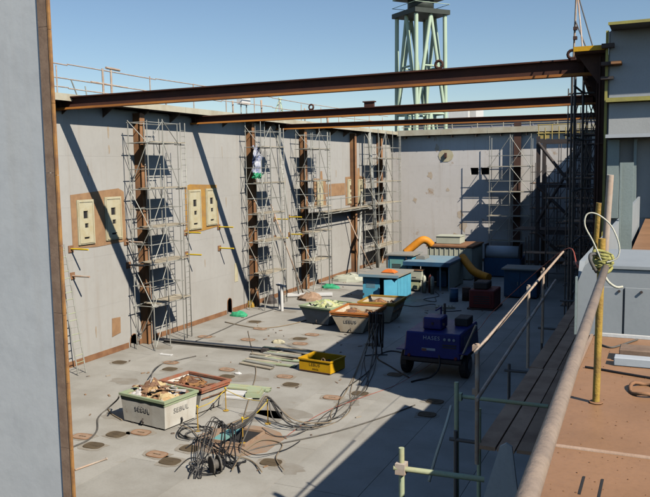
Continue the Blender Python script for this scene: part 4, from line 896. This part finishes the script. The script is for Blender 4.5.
for x in (-13.5, -10.75): block('bearing', x, x+0.1, 60.9, 62, 1.602, 2.7, 'dark_steel', mm)
o = MB().box(-16.9, -16.2, 69.5, 70.2, 0.02, 1.5).box(-16.75, -16.35, 69.6, 70.1, 1.5, 2.0).build('pump_unit', 'void'); tag(o, 'black pump unit standing at the foot of the end wall', 'pump')

# ---- cable stand and hoses
st = thing('cable_stand', 'dark stand hung with hoses in the shade beside the compressor', 'stand', (-12.6, 33.2, 0.004))
tube('post', (-12.6, 33.4, 0.01), (-12.6, 33.4, 2.15), 0.05, 'tube_dark', st)
for a in range(4): tube('foot', (-12.6, 33.4, 0.06), (-12.6+0.55*math.cos(a*1.57+.5), 33.4+0.55*math.sin(a*1.57+.5), 0.02), 0.03, 'tube_dark', st)
tube('arm', (-13.0, 33.4, 2.05), (-12.2, 33.4, 2.05), 0.04, 'tube_dark', st)
rnd = random.Random(12)
for k in range(9):
    x = -12.95+k*0.09; l = rnd.uniform(1.2, 1.95); y = 33.4+rnd.uniform(-.12, .12)
    o = MB().tube(curve([(x, y-0.06, 2.05-l), (x+rnd.uniform(-.06, .06), y-0.08, 1.4), (x, y, 2.12), (x, y+0.08, 1.5), (x+rnd.uniform(-.1, .1), y+0.1, 0.4)], 4), 0.032, 5).build('hung_hose', 'black_rubber')
    tag(o, 'black hose hung over the dark stand beside the compressor', 'hose', 'hoses hung over the dark stand')

# hatch with yellow stanchions and the tangle of cables round it
ht = thing('floor_hatch', 'square open floor hatch with low rusty coaming and teal lining', 'hatch', (-13.1, 20.9, 0.004))
hx0, hx1, hy0, hy1 = -13.75, -12.35, 20.55, 21.95
for a in ((hx0, hx1, hy0, hy0+0.05), (hx0, hx1, hy1-0.05, hy1), (hx0, hx0+0.05, hy0+0.052, hy1-0.052), (hx1-0.05, hx1, hy0+0.052, hy1-0.052)): block('coaming', *a, 0.006, 0.09, 'cover_rust', ht)
block('teal_lining', hx0+0.06, hx0+0.5, hy0+0.06, hy1-0.06, 0.008, 0.06, 'teal', ht); block('dark_opening', hx0+0.51, hx1-0.06, hy0+0.06, hy1-0.06, 0.007, 0.02, 'void', ht)
MB().prism([(-14.3+random.uniform(-.1, .1) + 2.9*(0.5+0.5*math.cos(t)), 19.6+2.9*(0.5+0.5*math.sin(t)), 0.004) for t in [2*math.pi*k/14 for k in range(14)]], (0, 0, 0.003)).build('rust_stain', 'rust_patch', fl)
posts = [gz(268, 424), gz(243, 444), gz(226, 411), gz(198, 431)]
for p, lab in zip(posts, ('yellow stanchion with cables over its top, right of the floor hatch', 'yellow stanchion at the near side of the floor hatch', 'yellow stanchion at the far side of the floor hatch', 'yellow stanchion left of the floor hatch beside the skip')):
    s = thing('stanchion', lab, 'stanchion', (p.x, p.y, 0.004), 0, 'yellow stanchions round the floor hatch')
    tube('post', (0, 0, 0.02), (0, 0, 0.85), 0.02, 'crate_yellow', s, True); tube('foot', (0, 0, 0), (0, 0, 0.03), 0.11, 'crate_yellow', s, True); tube('top_ring', (0, 0, 0.85), (0, 0, 0.91), 0.04, 'yellow_rod', s, True)
def chain(a, b, lab):
    a = V((a.x, a.y, 0.82)); b = V((b.x, b.y, 0.82)); mid = (a+b)/2 - V((0, 0, 0.12))
    tag(MB().tube(curve([a, mid, b], 6), 0.014, 5).build('barrier_rope', 'yellow_rod'), lab, 'rope')
chain(posts[3], posts[2], 'yellow barrier rope on the far left side of the hatch'); chain(posts[2], posts[0], 'thin yellow barrier rope along the far side of the hatch')
chain(posts[1], posts[0], 'yellow barrier rope at the right near side of the hatch')
P0 = V((posts[0].x, posts[0].y, 0.9)); P1 = V((posts[1].x, posts[1].y, 0.85)); rnd = random.Random(5)
ST = V((-12.6, 33.3, 0.1))
for k in range(8):
    j = lambda s: V((rnd.uniform(-s, s), rnd.uniform(-s, s), 0))
    pts = [gz(232+rnd.uniform(-6, 6), 425, 0.5), P0.lerp(gz(240, 420, .6), .5)+V((0, 0, -.1)), P0+V((0, 0, 0.02*k)), gz(286, 420, .3)+j(.3), gz(312, 424, .03)+j(.5), gz(338, 411, .03)+j(.5), gz(356, 390, .03)+j(.45), gz(368, 362, .2)+j(.4), V((-12.85+.06*k, 33.3, 1.6))]
    o = MB().tube(curve(pts, 6), 0.014+rnd.uniform(0, .010), 5).build('cable', ('cable_grey', 'black_rubber', 'cable_grey', 'cable_tan')[k % 4])
    tag(o, 'dusty cable of the bundle running from the hatch stanchion to the hose stand', 'cable', 'cables from the hatch to the hose stand')
for k in range(7):
    pts = [gz(196+rnd.uniform(-8, 8), 478, .05), gz(198+4*k/2, 452, .4), gz(208+k*2, 418+rnd.uniform(-2, 4), .85), gz(228+rnd.uniform(-3, 3), 428, .8), gz(244, 422, .8)+V((0, 0, -.02*k)), P0+V((0, 0, .03))]
    o = MB().tube(curve(pts, 6), 0.017, 5).build('cable', ('cable_grey', 'black_rubber')[k % 2])
    tag(o, 'grey cable looped over the hatch and up to the right stanchion', 'cable', 'cables looped over the floor hatch')
for k in range(7):
    x = 221+k*2.0+rnd.uniform(-2, 2)
    pts = [gz(x-4, 428, .75), gz(x, 424+rnd.uniform(-3, 5), .95), gz(x+rnd.uniform(-5, 5), 440, .55), gz(x+rnd.uniform(-7, 7), 455+rnd.uniform(-6, 8), .15), gz(x+rnd.uniform(-10, 12), 460+rnd.uniform(-6, 10), .05), gz(x+rnd.uniform(-16, 18), 452+rnd.uniform(-8, 16), .05)]
    o = MB().tube(curve(pts, 6), rnd.uniform(.014, .024), 5).build('hose', 'black_rubber')
    tag(o, 'thick black hose hanging down into the floor hatch', 'hose', 'black hoses hanging into the floor hatch')
for k, (cx_, cy2, r) in enumerate(((195, 433, .55), (199, 436, .45), (208, 470, .5), (203, 468, .38))):
    c = gz(cx_, cy2); pts = [(c.x+r*math.cos(t)*(1+.1*math.sin(3*t+k)), c.y+r*math.sin(t), .05+.03*k+.04*math.sin(2*t)) for t in [2*math.pi*q/20 for q in range(20)]]
    o = MB().tube(pts, 0.028, 5, True).build('hose_coil', 'cable_grey' if k % 2 else 'black_rubber')
    tag(o, ('outer dark hose coil on the floor right of the skips', 'inner grey hose coil on the floor right of the skips', 'outer black hose coil at the bottom left of the hatch', 'inner grey hose coil at the bottom left of the hatch')[k], 'hose')
hr = thing('hose_reel', 'dark hose reel lying low in front of the floor hatch', 'reel', gz(212, 474))
c = gz(212, 474); 
MB().wheel((c.x, c.y, .27), (0.6, 0.8, 0), .27, .06).build('flange', 'cable_grey', hr); MB().wheel((c.x+.13, c.y+.18, .27), (0.6, 0.8, 0), .27, .06).build('flange', 'cable_grey', hr); MB().tube([(c.x, c.y, .27), (c.x+.13, c.y+.18, .27)], .15, 10).build('drum', 'cable_grey', hr)
def cab(pts, r, m, lab, name='cable', cat='cable'):
    return tag(MB().tube(curve(pts, 7), r, 6).build(name, m), lab, cat)
cab([gz(285, 437, .05), gz(320, 414, .03), gz(360, 398, .03), gz(400, 383, .05), gz(440, 358, .5), gz(475, 333, 1.6), V((-5.2, 25, 4.2)), V((-2.28, 18.0, 6.96)), V((-0.77, 7.55, 8.02))], 0.009, 'red_cable', 'long red cable rising from the hatch to the deck at right')
cab([gz(70, 448, .03), gz(88, 440, .03), gz(97, 430, .03), gz(98, 418, .03), gz(106, 410, .03), gz(117, 400, .5), gz(119, 396, 1.05)], 0.03, 'cable_grey', 'dark cable curling from the left edge to the green rimmed skip')
cab([gz(108, 409, .03), gz(112, 414, .03), gz(122, 420, .03)], 0.025, 'cable_tan', 'short tan cable end beside the green rimmed skip')
cab([gz(258, 408, .9), gz(240, 452, .03), gz(262, 447, .03), gz(330, 433, .03), gz(380, 418, .03), gz(415, 405, .03)], 0.022, 'cable_grey', 'thin dark cable running right from the hatch into the shade')
cab([gz(150, 383, 1.1), gz(153, 371, .5), gz(160, 365, .05), gz(170, 362, .03), gz(196, 356, .03)], 0.025, 'cable_grey', 'thin cable running from the green rimmed skip back toward the first tower')
cab([gz(225, 322, .03), gz(262, 328, .03), gz(300, 322, .03), gz(322, 312, .03)], 0.03, 'cable_tan', 'tan hose curving over the floor between second tower and lime skip')
cab([gz(196, 341, .02), gz(222, 330, .03), gz(250, 317, .03), gz(275, 309, .03)], 0.03, 'cable_grey', 'dark cable along the foot of the left wall toward the second tower')
cab([gz(248, 331, .02), gz(252, 350, .03), gz(256, 372, .03), gz(250, 395, .03), gz(243, 420, .03)], 0.02, 'cable_tan', 'thin brown line running down the floor past the plank pile')

# dark bar built along the nearest beam's floor shadow, doubling its dark line
ib = thing('shadow_bar', 'dark bar doubling the beam shadow on the floor right of the first scaffold tower', 'shadow bar', (-21, 32.2, 0.004))
MB().box(-24.0, -18.1, 31.98, 32.06, 0.03, 0.14).build('web', 'cable_grey', ib); block('flange', -24.0, -18.1, 31.93, 32.11, 0.142, 0.155, 'cable_grey', ib); block('flange', -24.0, -18.1, 31.93, 32.11, 0.01, 0.028, 'cable_grey', ib); block('end_block', -18.1, -17.8, 31.88, 32.16, 0.01, 0.2, 'dark_steel', ib)

# manhole covers: dark ones and rust orange ones, each described by its neighbours
covers = [
 (116, 435, 'd', 'dark oval cover on the floor just below the green rimmed skip'),
 (93.6, 446, 'd', 'dark oval cover near the left edge beside the curling cable'),
 (170, 369.5, 'd', 'dark oval cover on the floor behind the two near skips'),
 (119.6, 362.7, 'd', 'dark oval cover close to the foot of the left wall by the arched hole'),
 (190, 449, 'd', 'dark oval cover left of the hose coil and hatch'),
 (170, 462, 'd', 'dark oval cover at the bottom left of the floor, beside an orange lid'),
 (291, 385, 'd', 'dark oval cover between the plank pile and the yellow box, below them'),
 (300, 339, 'd', 'dark oval cover on the floor left of the orange rimmed skip'),
 (271, 463, 'd', 'dark oval cover right of the hatch near the bottom edge'),
 (360, 394, 'd', 'dark oval cover under the cable bundle at the shade edge'),
 (227, 377, 'd', 'dark oval cover behind the red rimmed skip'),
 (435, 402, 'd', 'dark oval cover in the shade in front of the blue machine'),
 (427, 415, 'd', 'smaller dark oval cover in the shade nearest the walkway'),
 (395, 375, 'd', 'dark oval cover in the shade left of the blue machine wheel'),
 (372, 345, 'd', 'dark oval cover in the shade behind the hose stand'),
 (255, 322, 'd', 'dark oval cover far back near the second scaffold tower'),
 (82.6, 437, 'o', 'orange rusty lid at the left edge beside the curling cable'),
 (141, 433, 'o', 'orange rusty lid just below the corner of the green rimmed skip'),
 (157, 455, 'o', 'pale orange lid lying below the skip near the bottom left'),
 (171, 363, 'o', 'thin orange lid behind the two near skips, toward the first tower'),
 (227, 370, 'o', 'orange lid behind the red rimmed skip, beside a dark cover'),
 (285, 377, 'o', 'orange lid just below the pile of planks'),
 (332, 398, 'o', 'orange lid left of the cable bundle at the shade edge'),
 (312, 335, 'o', 'orange lid on the floor just left of the orange rimmed skip'),
 (300, 344, 'o', 'orange lid above the pile of planks'),
 (260, 329, 'o', 'orange lid far back in front of the second tower'),
 (248, 340, 'o', 'orange lid on the floor past the end of the dark shadow bar'),
 (205, 337, 'o', 'orange stained lid near the wall between first and second towers'),
]
for x, y, k, lab in covers:
    p = gz(x, y); r = random.Random(int(x*7)); a = r.uniform(-.08, .08)
    sx, sy = (0.31, 0.235) if k == 'd' else (0.33, 0.22)
    if y < 345: sx *= 1.1; sy *= 1.1
    ring = lambda s, z: [V((sx*s*math.copysign(abs(math.cos(t))**0.55, math.cos(t)), sy*s*math.copysign(abs(math.sin(t))**0.6, math.sin(t)), z)) for t in [2*math.pi*q/18 for q in range(18)]]
    c = thing('manhole_cover', lab, 'cover', (p.x, p.y, 0.004), a, 'oval manhole covers on the floor')
    halo = [V((v.x*r.uniform(1.15, 1.9), v.y*r.uniform(1.15, 1.9), 0.0025)) for v in ring(1, 0)[::2]]
    MB().prism(halo, (0, 0, 0.002)).build('stain', 'halo', c, True)
    for q in range(3): MB().box(-.04+.1*(q-1), .04+.1*(q-1), -.02, .02, .026, .034).build('lug', 'cover_dark', c, True)
    MB().prism(ring(1, 0.005), (0, 0, 0.020)).build('plate', 'cover_dark' if k == 'd' else 'cover_rust', c, True)
    MB().tube([v for v in ring(1.03, 0.02)], 0.018, 5, True).build('rim', 'cover_dark' if k == 'd' else 'rust_strip', c, True)

# white bits and pieces near the second and third towers
wp = thing('white_stand', 'white tube stand upright on the floor right of the second tower', 'stand', gz(282, 311))
tube('post', (0, 0, 0.01), (0, 0, 1.6), 0.11, 'white', wp, True); tube('post', (-0.5, 0.6, 0.01), (-0.5, 0.6, 1.7), 0.08, 'white', wp, True); tube('cross_tube', (-0.6, 0.5, 1.62), (0.3, -0.1, 1.62), 0.08, 'white', wp, True)
p = gz(310, 296); o = MB().box(-2.0, 1.2, -.45, .45, .05, .16).box(-1.9, 1.1, -.3, .3, 0.0, 0.05).build('white_slab', 'white'); o.location = (p.x, p.y, .01); o.rotation_euler = (0, 0, rad(25)); tag(o, 'white board lying on the floor at the foot of the third tower', 'board')
def lump(p, sx, sy, h, m, lab, cat, name, seed):
    r = random.Random(seed); bm = MB(); n = 12; rows = []
    for j in range(5):
        t = j/4*math.pi/2; rows.append([bm.bm.verts.new((sx*math.cos(t)*math.cos(2*math.pi*i/n)*(1+r.uniform(-.15, .15)), sy*math.cos(t)*math.sin(2*math.pi*i/n)*(1+r.uniform(-.15, .15)), h*math.sin(t)*(1+r.uniform(-.2, .2)))) for i in range(n)])
    for a, b in zip(rows, rows[1:]):
        for i in range(n): bm.bm.faces.new([a[i], a[(i+1) % n], b[(i+1) % n], b[i]])
    o = bm.build(name, m); o.location = V((p.x, p.y, 0.006)); return tag(o, lab, cat)
lump(gz(239, 316), .62, .34, .3, 'green_cloth', 'bright green bundle on the floor beside the second arched hole', 'bundle', 'green_bag', 1)
lump(gz(330, 288), .75, .4, .3, 'green_cloth', 'bright green bundle on the floor beyond the third tower', 'bundle', 'green_bag', 2)
lump(gz(251, 307), .25, .25, .5, 'crate_yellow', 'yellow ochre sack at the foot of the second scaffold tower', 'sack', 'yellow_sack', 3)
lump(gz(310, 300), .9, .6, .5, 'cover_rust', 'pile of rusty scrap at the foot of the third tower', 'scrap', 'scrap_pile', 4)
lump(gz(270, 303), .5, .4, .5, 'dark_steel', 'dark bundle on the floor right of the second tower', 'bundle', 'dark_bundle', 6)
lump(gz(238, 374), .2, .12, .08, 'white', 'small white rag on the floor behind the red rimmed skip', 'rag', 'white_rag', 7)
lump(gz(278, 343), .4, .2, .18, 'cream', 'small cream rag on the floor above the plank pile', 'rag', 'cream_rag', 8)
o = MB().box(-.35, .35, -.11, .11, 0, .03).box(-.34, -.28, -.1, .1, .03, .05).box(.28, .34, -.1, .1, .03, .05).build('white_board', 'white'); p = gz(166, 355); o.location = (p.x, p.y, .006); tag(o, 'small white board on the floor below the first scaffold tower', 'board')
lump(gz(350, 281), 1.6, .8, .55, 'cream_box', 'pale heap of sheets against the wall near the far corner', 'heap', 'sheet_heap', 9)
p0, p1 = gz(75, 470, .03), gz(106, 459, .03); o = MB().tube([p0, p1], .03, 8).tube([p1, p1.lerp(p0, -.03)], .045, 8).build('loose_tube', 'tube_rust'); tag(o, 'short tan tube lying at the bottom left of the floor', 'tube')
o = MB().tube([gz(290, 349, .05), gz(262, 358, .05)], .05, 6).build('loose_tube', 'plank'); tag(o, 'tan timber lying across the top of the plank pile', 'timber')

# ================================================================== NEAR RIGHT: walkway, rails, deck gear
ww = thing('timber_walkway', 'shaded walkway of reddish brown planks slung below the ochre deck', 'walkway', (-1.8, 12, 5.6))
for k in range(4):
    x0 = -2.06+k*0.235
    for i, (y0, y1) in enumerate(((9.05, 12.9), (12.93, 16.6), (16.65, 20.4))):
        dx = -0.02*(i) ; block('plank', x0+dx, x0+dx+0.215, y0+random.uniform(-.25, .02) if i == 0 else y0, y1, 5.52+random.uniform(-.006, .006), 5.565+random.uniform(-.006, .006), 'plank_brown', ww)
for y in (9.3, 12.9, 16.6, 20.2): tube('support_tube', (-2.5, y, 5.48), (-0.60, y, 5.48), 0.027, 'tube_dark', ww)
for y in (9.3, 12.9, 16.6): tube('upright_tube', (-2.42, y, 0.01), (-2.42, y, 5.6), 0.026, 'tube_dark', ww)
hr_ = thing('scaffold_handrail', 'worn tube handrail of two rails sloping over the shaded plank walkway', 'railing', (-2.1, 13, 5.6))
tube('top_rail', (-1.94, 8.35, 6.90), (-2.27, 18.8, 6.92), 0.026, 'pink_white', hr_)
tube('lower_rail', (-1.92, 8.3, 6.36), (-2.28, 17.6, 6.40), 0.024, 'tube_rust', hr_)
tube('post', (-1.97, 8.55, 5.5), (-1.97, 8.55, 6.95), 0.026, 'tube_rust', hr_)
tube('post', (-2.14, 13.1, 5.5), (-2.14, 13.1, 6.96), 0.026, 'pink_white', hr_); tube('post', (-2.19, 15.1, 5.5), (-2.19, 15.1, 7.0), 0.026, 'tube_rust', hr_)
for y, z in ((8.55, 6.90), (8.55, 6.38), (13.1, 6.9), (13.1, 6.38), (15.1, 6.9), (15.1, 6.38)): MB().box(-1.99-0.032*(y-8.55)-.034, -1.99-0.032*(y-8.55)+.034, y-.034, y+.034, z-.034, z+.034).build('coupler', 'tube_rust', hr_)
gf = thing('scaffold_stub', 'pale green scaffold tubes forming a short T beside the plank walkway', 'scaffold', (-2.4, 9.4, 5.5))
tube('upright_tube', (-2.43, 9.4, 4.6), (-2.45, 9.45, 6.2), 0.03, 'tube_green', gf); tube('ledger_tube', (-2.47, 9.5, 6.0), (-1.3, 9.55, 5.98), 0.027, 'tube_green', gf); tube('upright_tube', (-2.07, 9.1, 3.5), (-2.07, 9.1, 6.0), 0.026, 'tube_green', gf)
MB().box(-2.475, -2.385, 9.44, 9.52, 5.95, 6.05).build('coupler', 'tube_green', gf)
gl = thing('scaffold_stub', 'pale green scaffold tube corner at the bottom edge below the T', 'scaffold', (-2.2, 7, 5.8))
tube('ledger_tube', (-2.42, 6.88, 6.02), (-1.55, 7.05, 5.97), 0.03, 'tube_green', gl); tube('upright_tube', (-2.35, 6.92, 4.5), (-2.35, 6.92, 6.22), 0.03, 'tube_green', gl); MB().box(-2.40, -2.30, 6.86, 6.97, 5.96, 6.07).build('coupler', 'tube_rust', gl)
cab([(-2.40, 9.0, 6.02), (-2.36, 8.6, 5.9), (-2.42, 8.4, 5.6), (-2.48, 8.3, 5.3)], 0.018, 'white_rope', 'pale rag of rope hanging on the green scaffold T', 'rope', 'rope')
wpn = thing('leaning_board', 'pale grey board with pointed top leaning by the walkway at the bottom', 'board', (-1.35, 7.1, 5.5))
MB().prism([(-1.56, 6.95, 5.75), (-1.40, 7.03, 6.33), (-1.34, 7.03, 6.37), (-1.285, 7.03, 6.34), (-1.19, 6.95, 5.75)], (0, 0.03, 0)).build('panel', 'pale_plate', wpn)
MB().box(-1.57, -1.20, 6.99, 7.05, 5.69, 5.748).build('foot_bar', 'galv', wpn)
for k in range(2): tube('support_tube', (-1.5+.28*k, 7.03, 4.6), (-1.5+.28*k, 7.03, 5.69), 0.025, 'tube_dark', wpn)

# near handrail tied to the yellow post
nh = thing('handrail', 'thick weathered tube handrail running along the ochre deck edge', 'handrail', (-0.25, 1.6, 8.3))
MB().tube([(-0.20, 0.55, 8.36), (-0.24, 1.6, 8.35), (-0.29, 3.1, 8.34), (-0.345, 4.95, 8.36)], 0.0225, 16).build('tube', 'rail_near', nh)
MB().tube([(-0.195, 0.6, 8.325), (-0.215, 1.2, 8.325)], 0.016, 10).build('side_rod', 'tube_rust', nh)
yp = thing('deck_post', 'flaking yellow tube post standing on the ochre deck', 'post', (-0.41, 5.25, 7.4))
tube('tube', (-0.405, 5.25, 7.401), (-0.385, 5.18, 8.52), 0.024, 'yellow_post', yp); tube('upper_tube', (-0.375, 5.24, 8.3), (-0.345, 5.2, 8.93), 0.022, 'tube_rust', yp); tube('upper_tube', (-0.43, 5.25, 8.35), (-0.41, 5.22, 8.75), 0.02, 'yellow_post', yp)
tube('foot', (-0.405, 5.25, 7.4005), (-0.405, 5.25, 7.412), 0.045, 'rust_strip', yp)
kn = MB()
for k in range(7):
    z = 8.345+0.014*k; kn.tube([(-0.365+(0.050+.008*math.sin(k*2.3))*math.cos(t), 5.0+0.08*math.sin(t)+.05, z+0.022*math.sin(t+k*1.9)) for t in [2*math.pi*q/14 for q in range(14)]], 0.011, 6, True)
tag(kn.build('rope_lashing', 'yellow_rope'), 'yellow green rope lashing tying the handrail to the yellow post', 'rope')
cab([(-0.37, 4.97, 8.40), (-0.42, 4.95, 8.52), (-0.47, 4.95, 8.62), (-0.46, 4.96, 8.69), (-0.40, 4.97, 8.69), (-0.32, 4.98, 8.62), (-0.27, 4.98, 8.50), (-0.28, 4.98, 8.42), (-0.34, 4.97, 8.39)], 0.0055, 'white_rope', 'off white rope loop sticking up above the lashing', 'rope_loop', 'rope')
cab([(-0.36, 4.93, 8.36), (-0.33, 4.9, 8.29), (-0.28, 4.9, 8.25), (-0.24, 4.92, 8.25)], 0.008, 'white_rope', 'short rope tail hanging below the lashing', 'rope_tail', 'rope')
cab([(-0.395, 4.95, 8.33), (-0.43, 4.93, 8.40), (-0.43, 4.95, 8.44), (-0.38, 4.99, 8.44)], 0.012, 'cable_grey', 'dark cord loop at the left of the lashing', 'cord', 'cord')
cab([(-0.56, 6.15, 7.41), (-0.45, 6.12, 7.41), (-0.25, 6.05, 7.41), (0.1, 5.95, 7.41), (0.6, 5.9, 7.41)], 0.010, 'black_rubber', 'thin black line lying across the ochre deck')  # dark line on the deck drawn as a thin black tube
so_ = thing('steel_offcut', 'grey steel offcut with rusty top lying on the ochre deck', 'steel offcut', (-0.2, 6.4, 7.4))
MB().box(-0.36, 0.25, 6.30, 6.42, 7.402, 7.47).build('bar', 'bulk_grey', so_, bevel=0.006); MB().box(-0.33, 0.2, 6.46, 6.68, 7.402, 7.50).build('angle', 'bulk_rust', so_, bevel=0.006)
c = V((-0.11, 5.65, 7.42)); tag(MB().tube([(c.x+.10*math.cos(t), c.y+.16*math.sin(t), 7.418+.012*math.sin(3*t)) for t in [2*math.pi*q/18 for q in range(18)]], .014, 6, True).build('hose_loop', 'rust_strip'), 'small brown hose loop on the ochre deck at the right edge', 'hose')
cab([(-0.52, 7.0, 7.41), (-0.42, 6.9, 7.41), (-0.33, 7.05, 7.41), (-0.22, 7.3, 7.41)], 0.009, 'cable_grey', 'thin dark cord on the deck before the casing', 'cord', 'cord')

# small scrap strewn on the floor
rnd = random.Random(31); lt = MB()
for k in range(120):
    x, y = rnd.uniform(-24.2, -9), rnd.uniform(17, 62)
    q = Matrix.Rotation(rnd.uniform(0, 3.14), 3, 'Z'); l, w = rnd.uniform(.02, .13), rnd.uniform(.012, .04)
    lt.box(x-l, x+l, y-w, y+w, 0.005, 0.02+rnd.uniform(0, .03), q)
o = lt.build('floor_litter', 'litter'); tag(o, 'small scraps of wood and rust strewn over the dock floor', 'litter', kind='stuff')
rnd = random.Random(77)
routes = [((180, 425), (192, 430), (205, 445), (222, 452), (250, 460), (262, 472)), ((186, 448), (200, 440), (216, 447), (234, 458), (240, 472)), ((200, 463), (214, 450), (236, 447), (256, 455), (284, 450), (300, 441)),
          ((232, 470), (244, 452), (262, 440), (282, 444), (276, 458), (284, 470)), ((176, 470), (190, 458), (206, 462), (218, 474)), ((262, 428), (276, 436), (296, 434), (318, 424), (345, 414)), ((190, 440), (178, 436), (182, 426), (196, 424), (206, 430))]
labs = ['thin dark cable winding over the floor left of the hatch', 'thin cable trailing between the hose coils and the hatch', 'cable curving along the near side of the hatch to the right', 'cable looping round the right side of the hatch', 'short cable at the bottom left beside the hose reel', 'cable running right from the hatch over the sunlit floor', 'small cable loop on the floor between skip and hatch']
for pts, lab in zip(routes, labs): cab([gz(x, y, .03+rnd.uniform(0, .12)) for x, y in pts], rnd.uniform(.014, .024), rnd.choice(['cable_grey', 'black_rubber', 'cable_tan']), lab)

rnd = random.Random(3); gt = MB()
for k in range(260):
    x, y = rnd.uniform(-.58, .3), rnd.uniform(2.2, 7.3); l = rnd.uniform(.001, .0035)
    gt.box(x-l, x+l, y-l, y+l, 7.4005, 7.4005+l*1.2, Matrix.Rotation(rnd.uniform(0, 3), 3, 'Z'))
o = gt.build('deck_grit', 'rust_strip'); tag(o, 'rust grit and chips strewn over the ochre deck', 'grit', kind='stuff')
for i, (y, n) in enumerate(((27.5, 4), (53.5, 5), (62.5, 5))):
    o = MB()
    for k in range(n): o.tube([(-25.5+.13*k, y, 12.40+.05*(k % 2)), (-25.5+.13*k, y+3.0, 12.41+.05*(k % 2))], .04, 6)
    tag(o.build('tube_bundle', 'galv'), ('bundle of grey tubes lying on the left gangway near the nearest beam', 'bundle of grey tubes on the left gangway above the third tower', 'bundle of grey tubes on the left gangway near the far corner')[i], 'tubes')

# irregular stains on the floor plates
rnd = random.Random(41)
for k in range(26):
    x, y = rnd.uniform(-24, -10), rnd.uniform(17.5, 55); rr = rnd.uniform(.25, 1.0); n = 15
    MB().prism([(x+rr*1.6*rnd.uniform(.55, 1)*math.cos(t), y+rr*rnd.uniform(.55, 1)*math.sin(t), .0026) for t in [2*math.pi*q/n for q in range(n)]], (0, 0, .0012)).build('floor_stain', 'floor_stain', fl)
# gas cylinders, drums and coils among the machines
def cyl(x, y, r_, h, m, name, lab, cat, grp=None):
    c = thing(name, lab, cat, (x, y, .004), 0, grp)
    MB().tube([(0, 0, 0), (0, 0, h*.82), (0, 0, h*.9), (0, 0, h*.95)], [r_, r_, r_*.75, r_*.35], 12).build('body', m, c, True)
    MB().tube([(0, 0, h*.95), (0, 0, h)], r_*.3, 8).build('valve', 'dark_steel', c, True)
    MB().tube([(r_*1.02*math.cos(t), r_*1.02*math.sin(t), h*.4) for t in [2*math.pi*q/12 for q in range(12)]], .012, 5, True).build('band', 'dark_steel', c, True)
for k, (x, y, m, lab) in enumerate(((-15.75, 51.6, 'cream_box', 'pale gas cylinder standing right of the small cream cabinet'), (-15.4, 51.9, 'dark_red', 'dark red gas cylinder beside the pale one right of the small cabinet'), (-15.1, 51.4, 'galv', 'grey gas cylinder, rightmost beside the small cream cabinet'))):
    cyl(x, y, .13, 1.35, m, 'gas_cylinder', lab, 'gas cylinder', 'gas cylinders by the small cabinet')
for x, y, m, lab in ((-12.9, 49.0, 'dark_blue', 'dark blue drum standing alone in the shade right of the shelter'), (-12.2, 49.6, 'rust_dark', 'rusty drum beside the dark blue drum in the shade'), (-13.4, 58.2, 'dark_steel', 'dark drum at the right end of the pale container')):
    d = thing('oil_drum', lab, 'drum', (x, y, .004), 0, 'drums in the shade')
    MB().tube([(0, 0, 0), (0, 0, .88)], .29, 16).build('body', m, d, True)
    for z in (.02, .3, .58, .87): MB().tube([(.295*math.cos(t), .295*math.sin(t), z) for t in [2*math.pi*q/16 for q in range(16)]], .015, 5, True).build('hoop', m, d, True)
pt = thing('pallet', 'wooden pallet lying in the shade left of the red machine', 'pallet', (-12.8, 46.5, .004), .3)
for k in range(6): MB().box(-.6+k*.21, -.45+k*.21, -.4, .4, .11, .13).build('slat', 'plank', pt, True)
for y in (-.38, -.04, .3): MB().box(-.6, .6, y, y+.08, .0, .108).build('bearer', 'plank', pt, True)
cab([(-16.2, 46.9, .03), (-14.8, 46.2, .03), (-13.8, 47.4, .03), (-12.6, 45.4, .03), (-11.6, 45.9, .03)], .025, 'black_rubber', 'black cable from the blue cabinet across the shade to the red machine')
cab([(-15.2, 52.4, .03), (-14.4, 50.6, .03), (-15.0, 49.0, .03), (-14.0, 48.4, .03), (-14.5, 50.0, .03)], .025, 'cable_grey', 'grey hose lying in loops in front of the machine shelter')
cab([(-9.9, 30.2, .03), (-11.2, 31.6, .03), (-12.4, 33.0, .03), (-12.2, 34.4, .03), (-11.0, 34.0, .03)], .03, 'black_rubber', 'black hose on the floor between the blue machine and the hose stand')
# fittings on the cabinets
for k in range(5): block('louvre', -18.6, -17.95, 47.485, 47.499, .9+k*.1, .95+k*.1, 'blue_roof', ca)
for k in range(3): block('panel_seam', -16.349, -16.344, 48.1+k*.7, 48.115+k*.7, .15, 1.6, 'dark_blue', ca)
for k in range(4): block('louvre', -19.0, -18.3, 53.93, 53.949, 1.3+k*.12, 1.36+k*.12, 'dark_steel', cb)
for x in (-17.0, -15.6): block('roof_seam', x, x+.03, 52.7, 57.0, 2.101, 2.112, 'blue_roof', cc)
for k in range(4): block('louvre', -11.0, -10.0, 46.54, 46.559, .4+k*.14, .46+k*.14, 'dark_steel', rm)
tag(MB().box(-17.2, -16.5, 54.2, 55.4, 2.115, 2.3).box(-17.1, -16.6, 54.3, 55.3, 2.3, 2.36).build('roof_box', 'roof_grey'), 'flat grey box lying on the roof of the machine shelter', 'box')
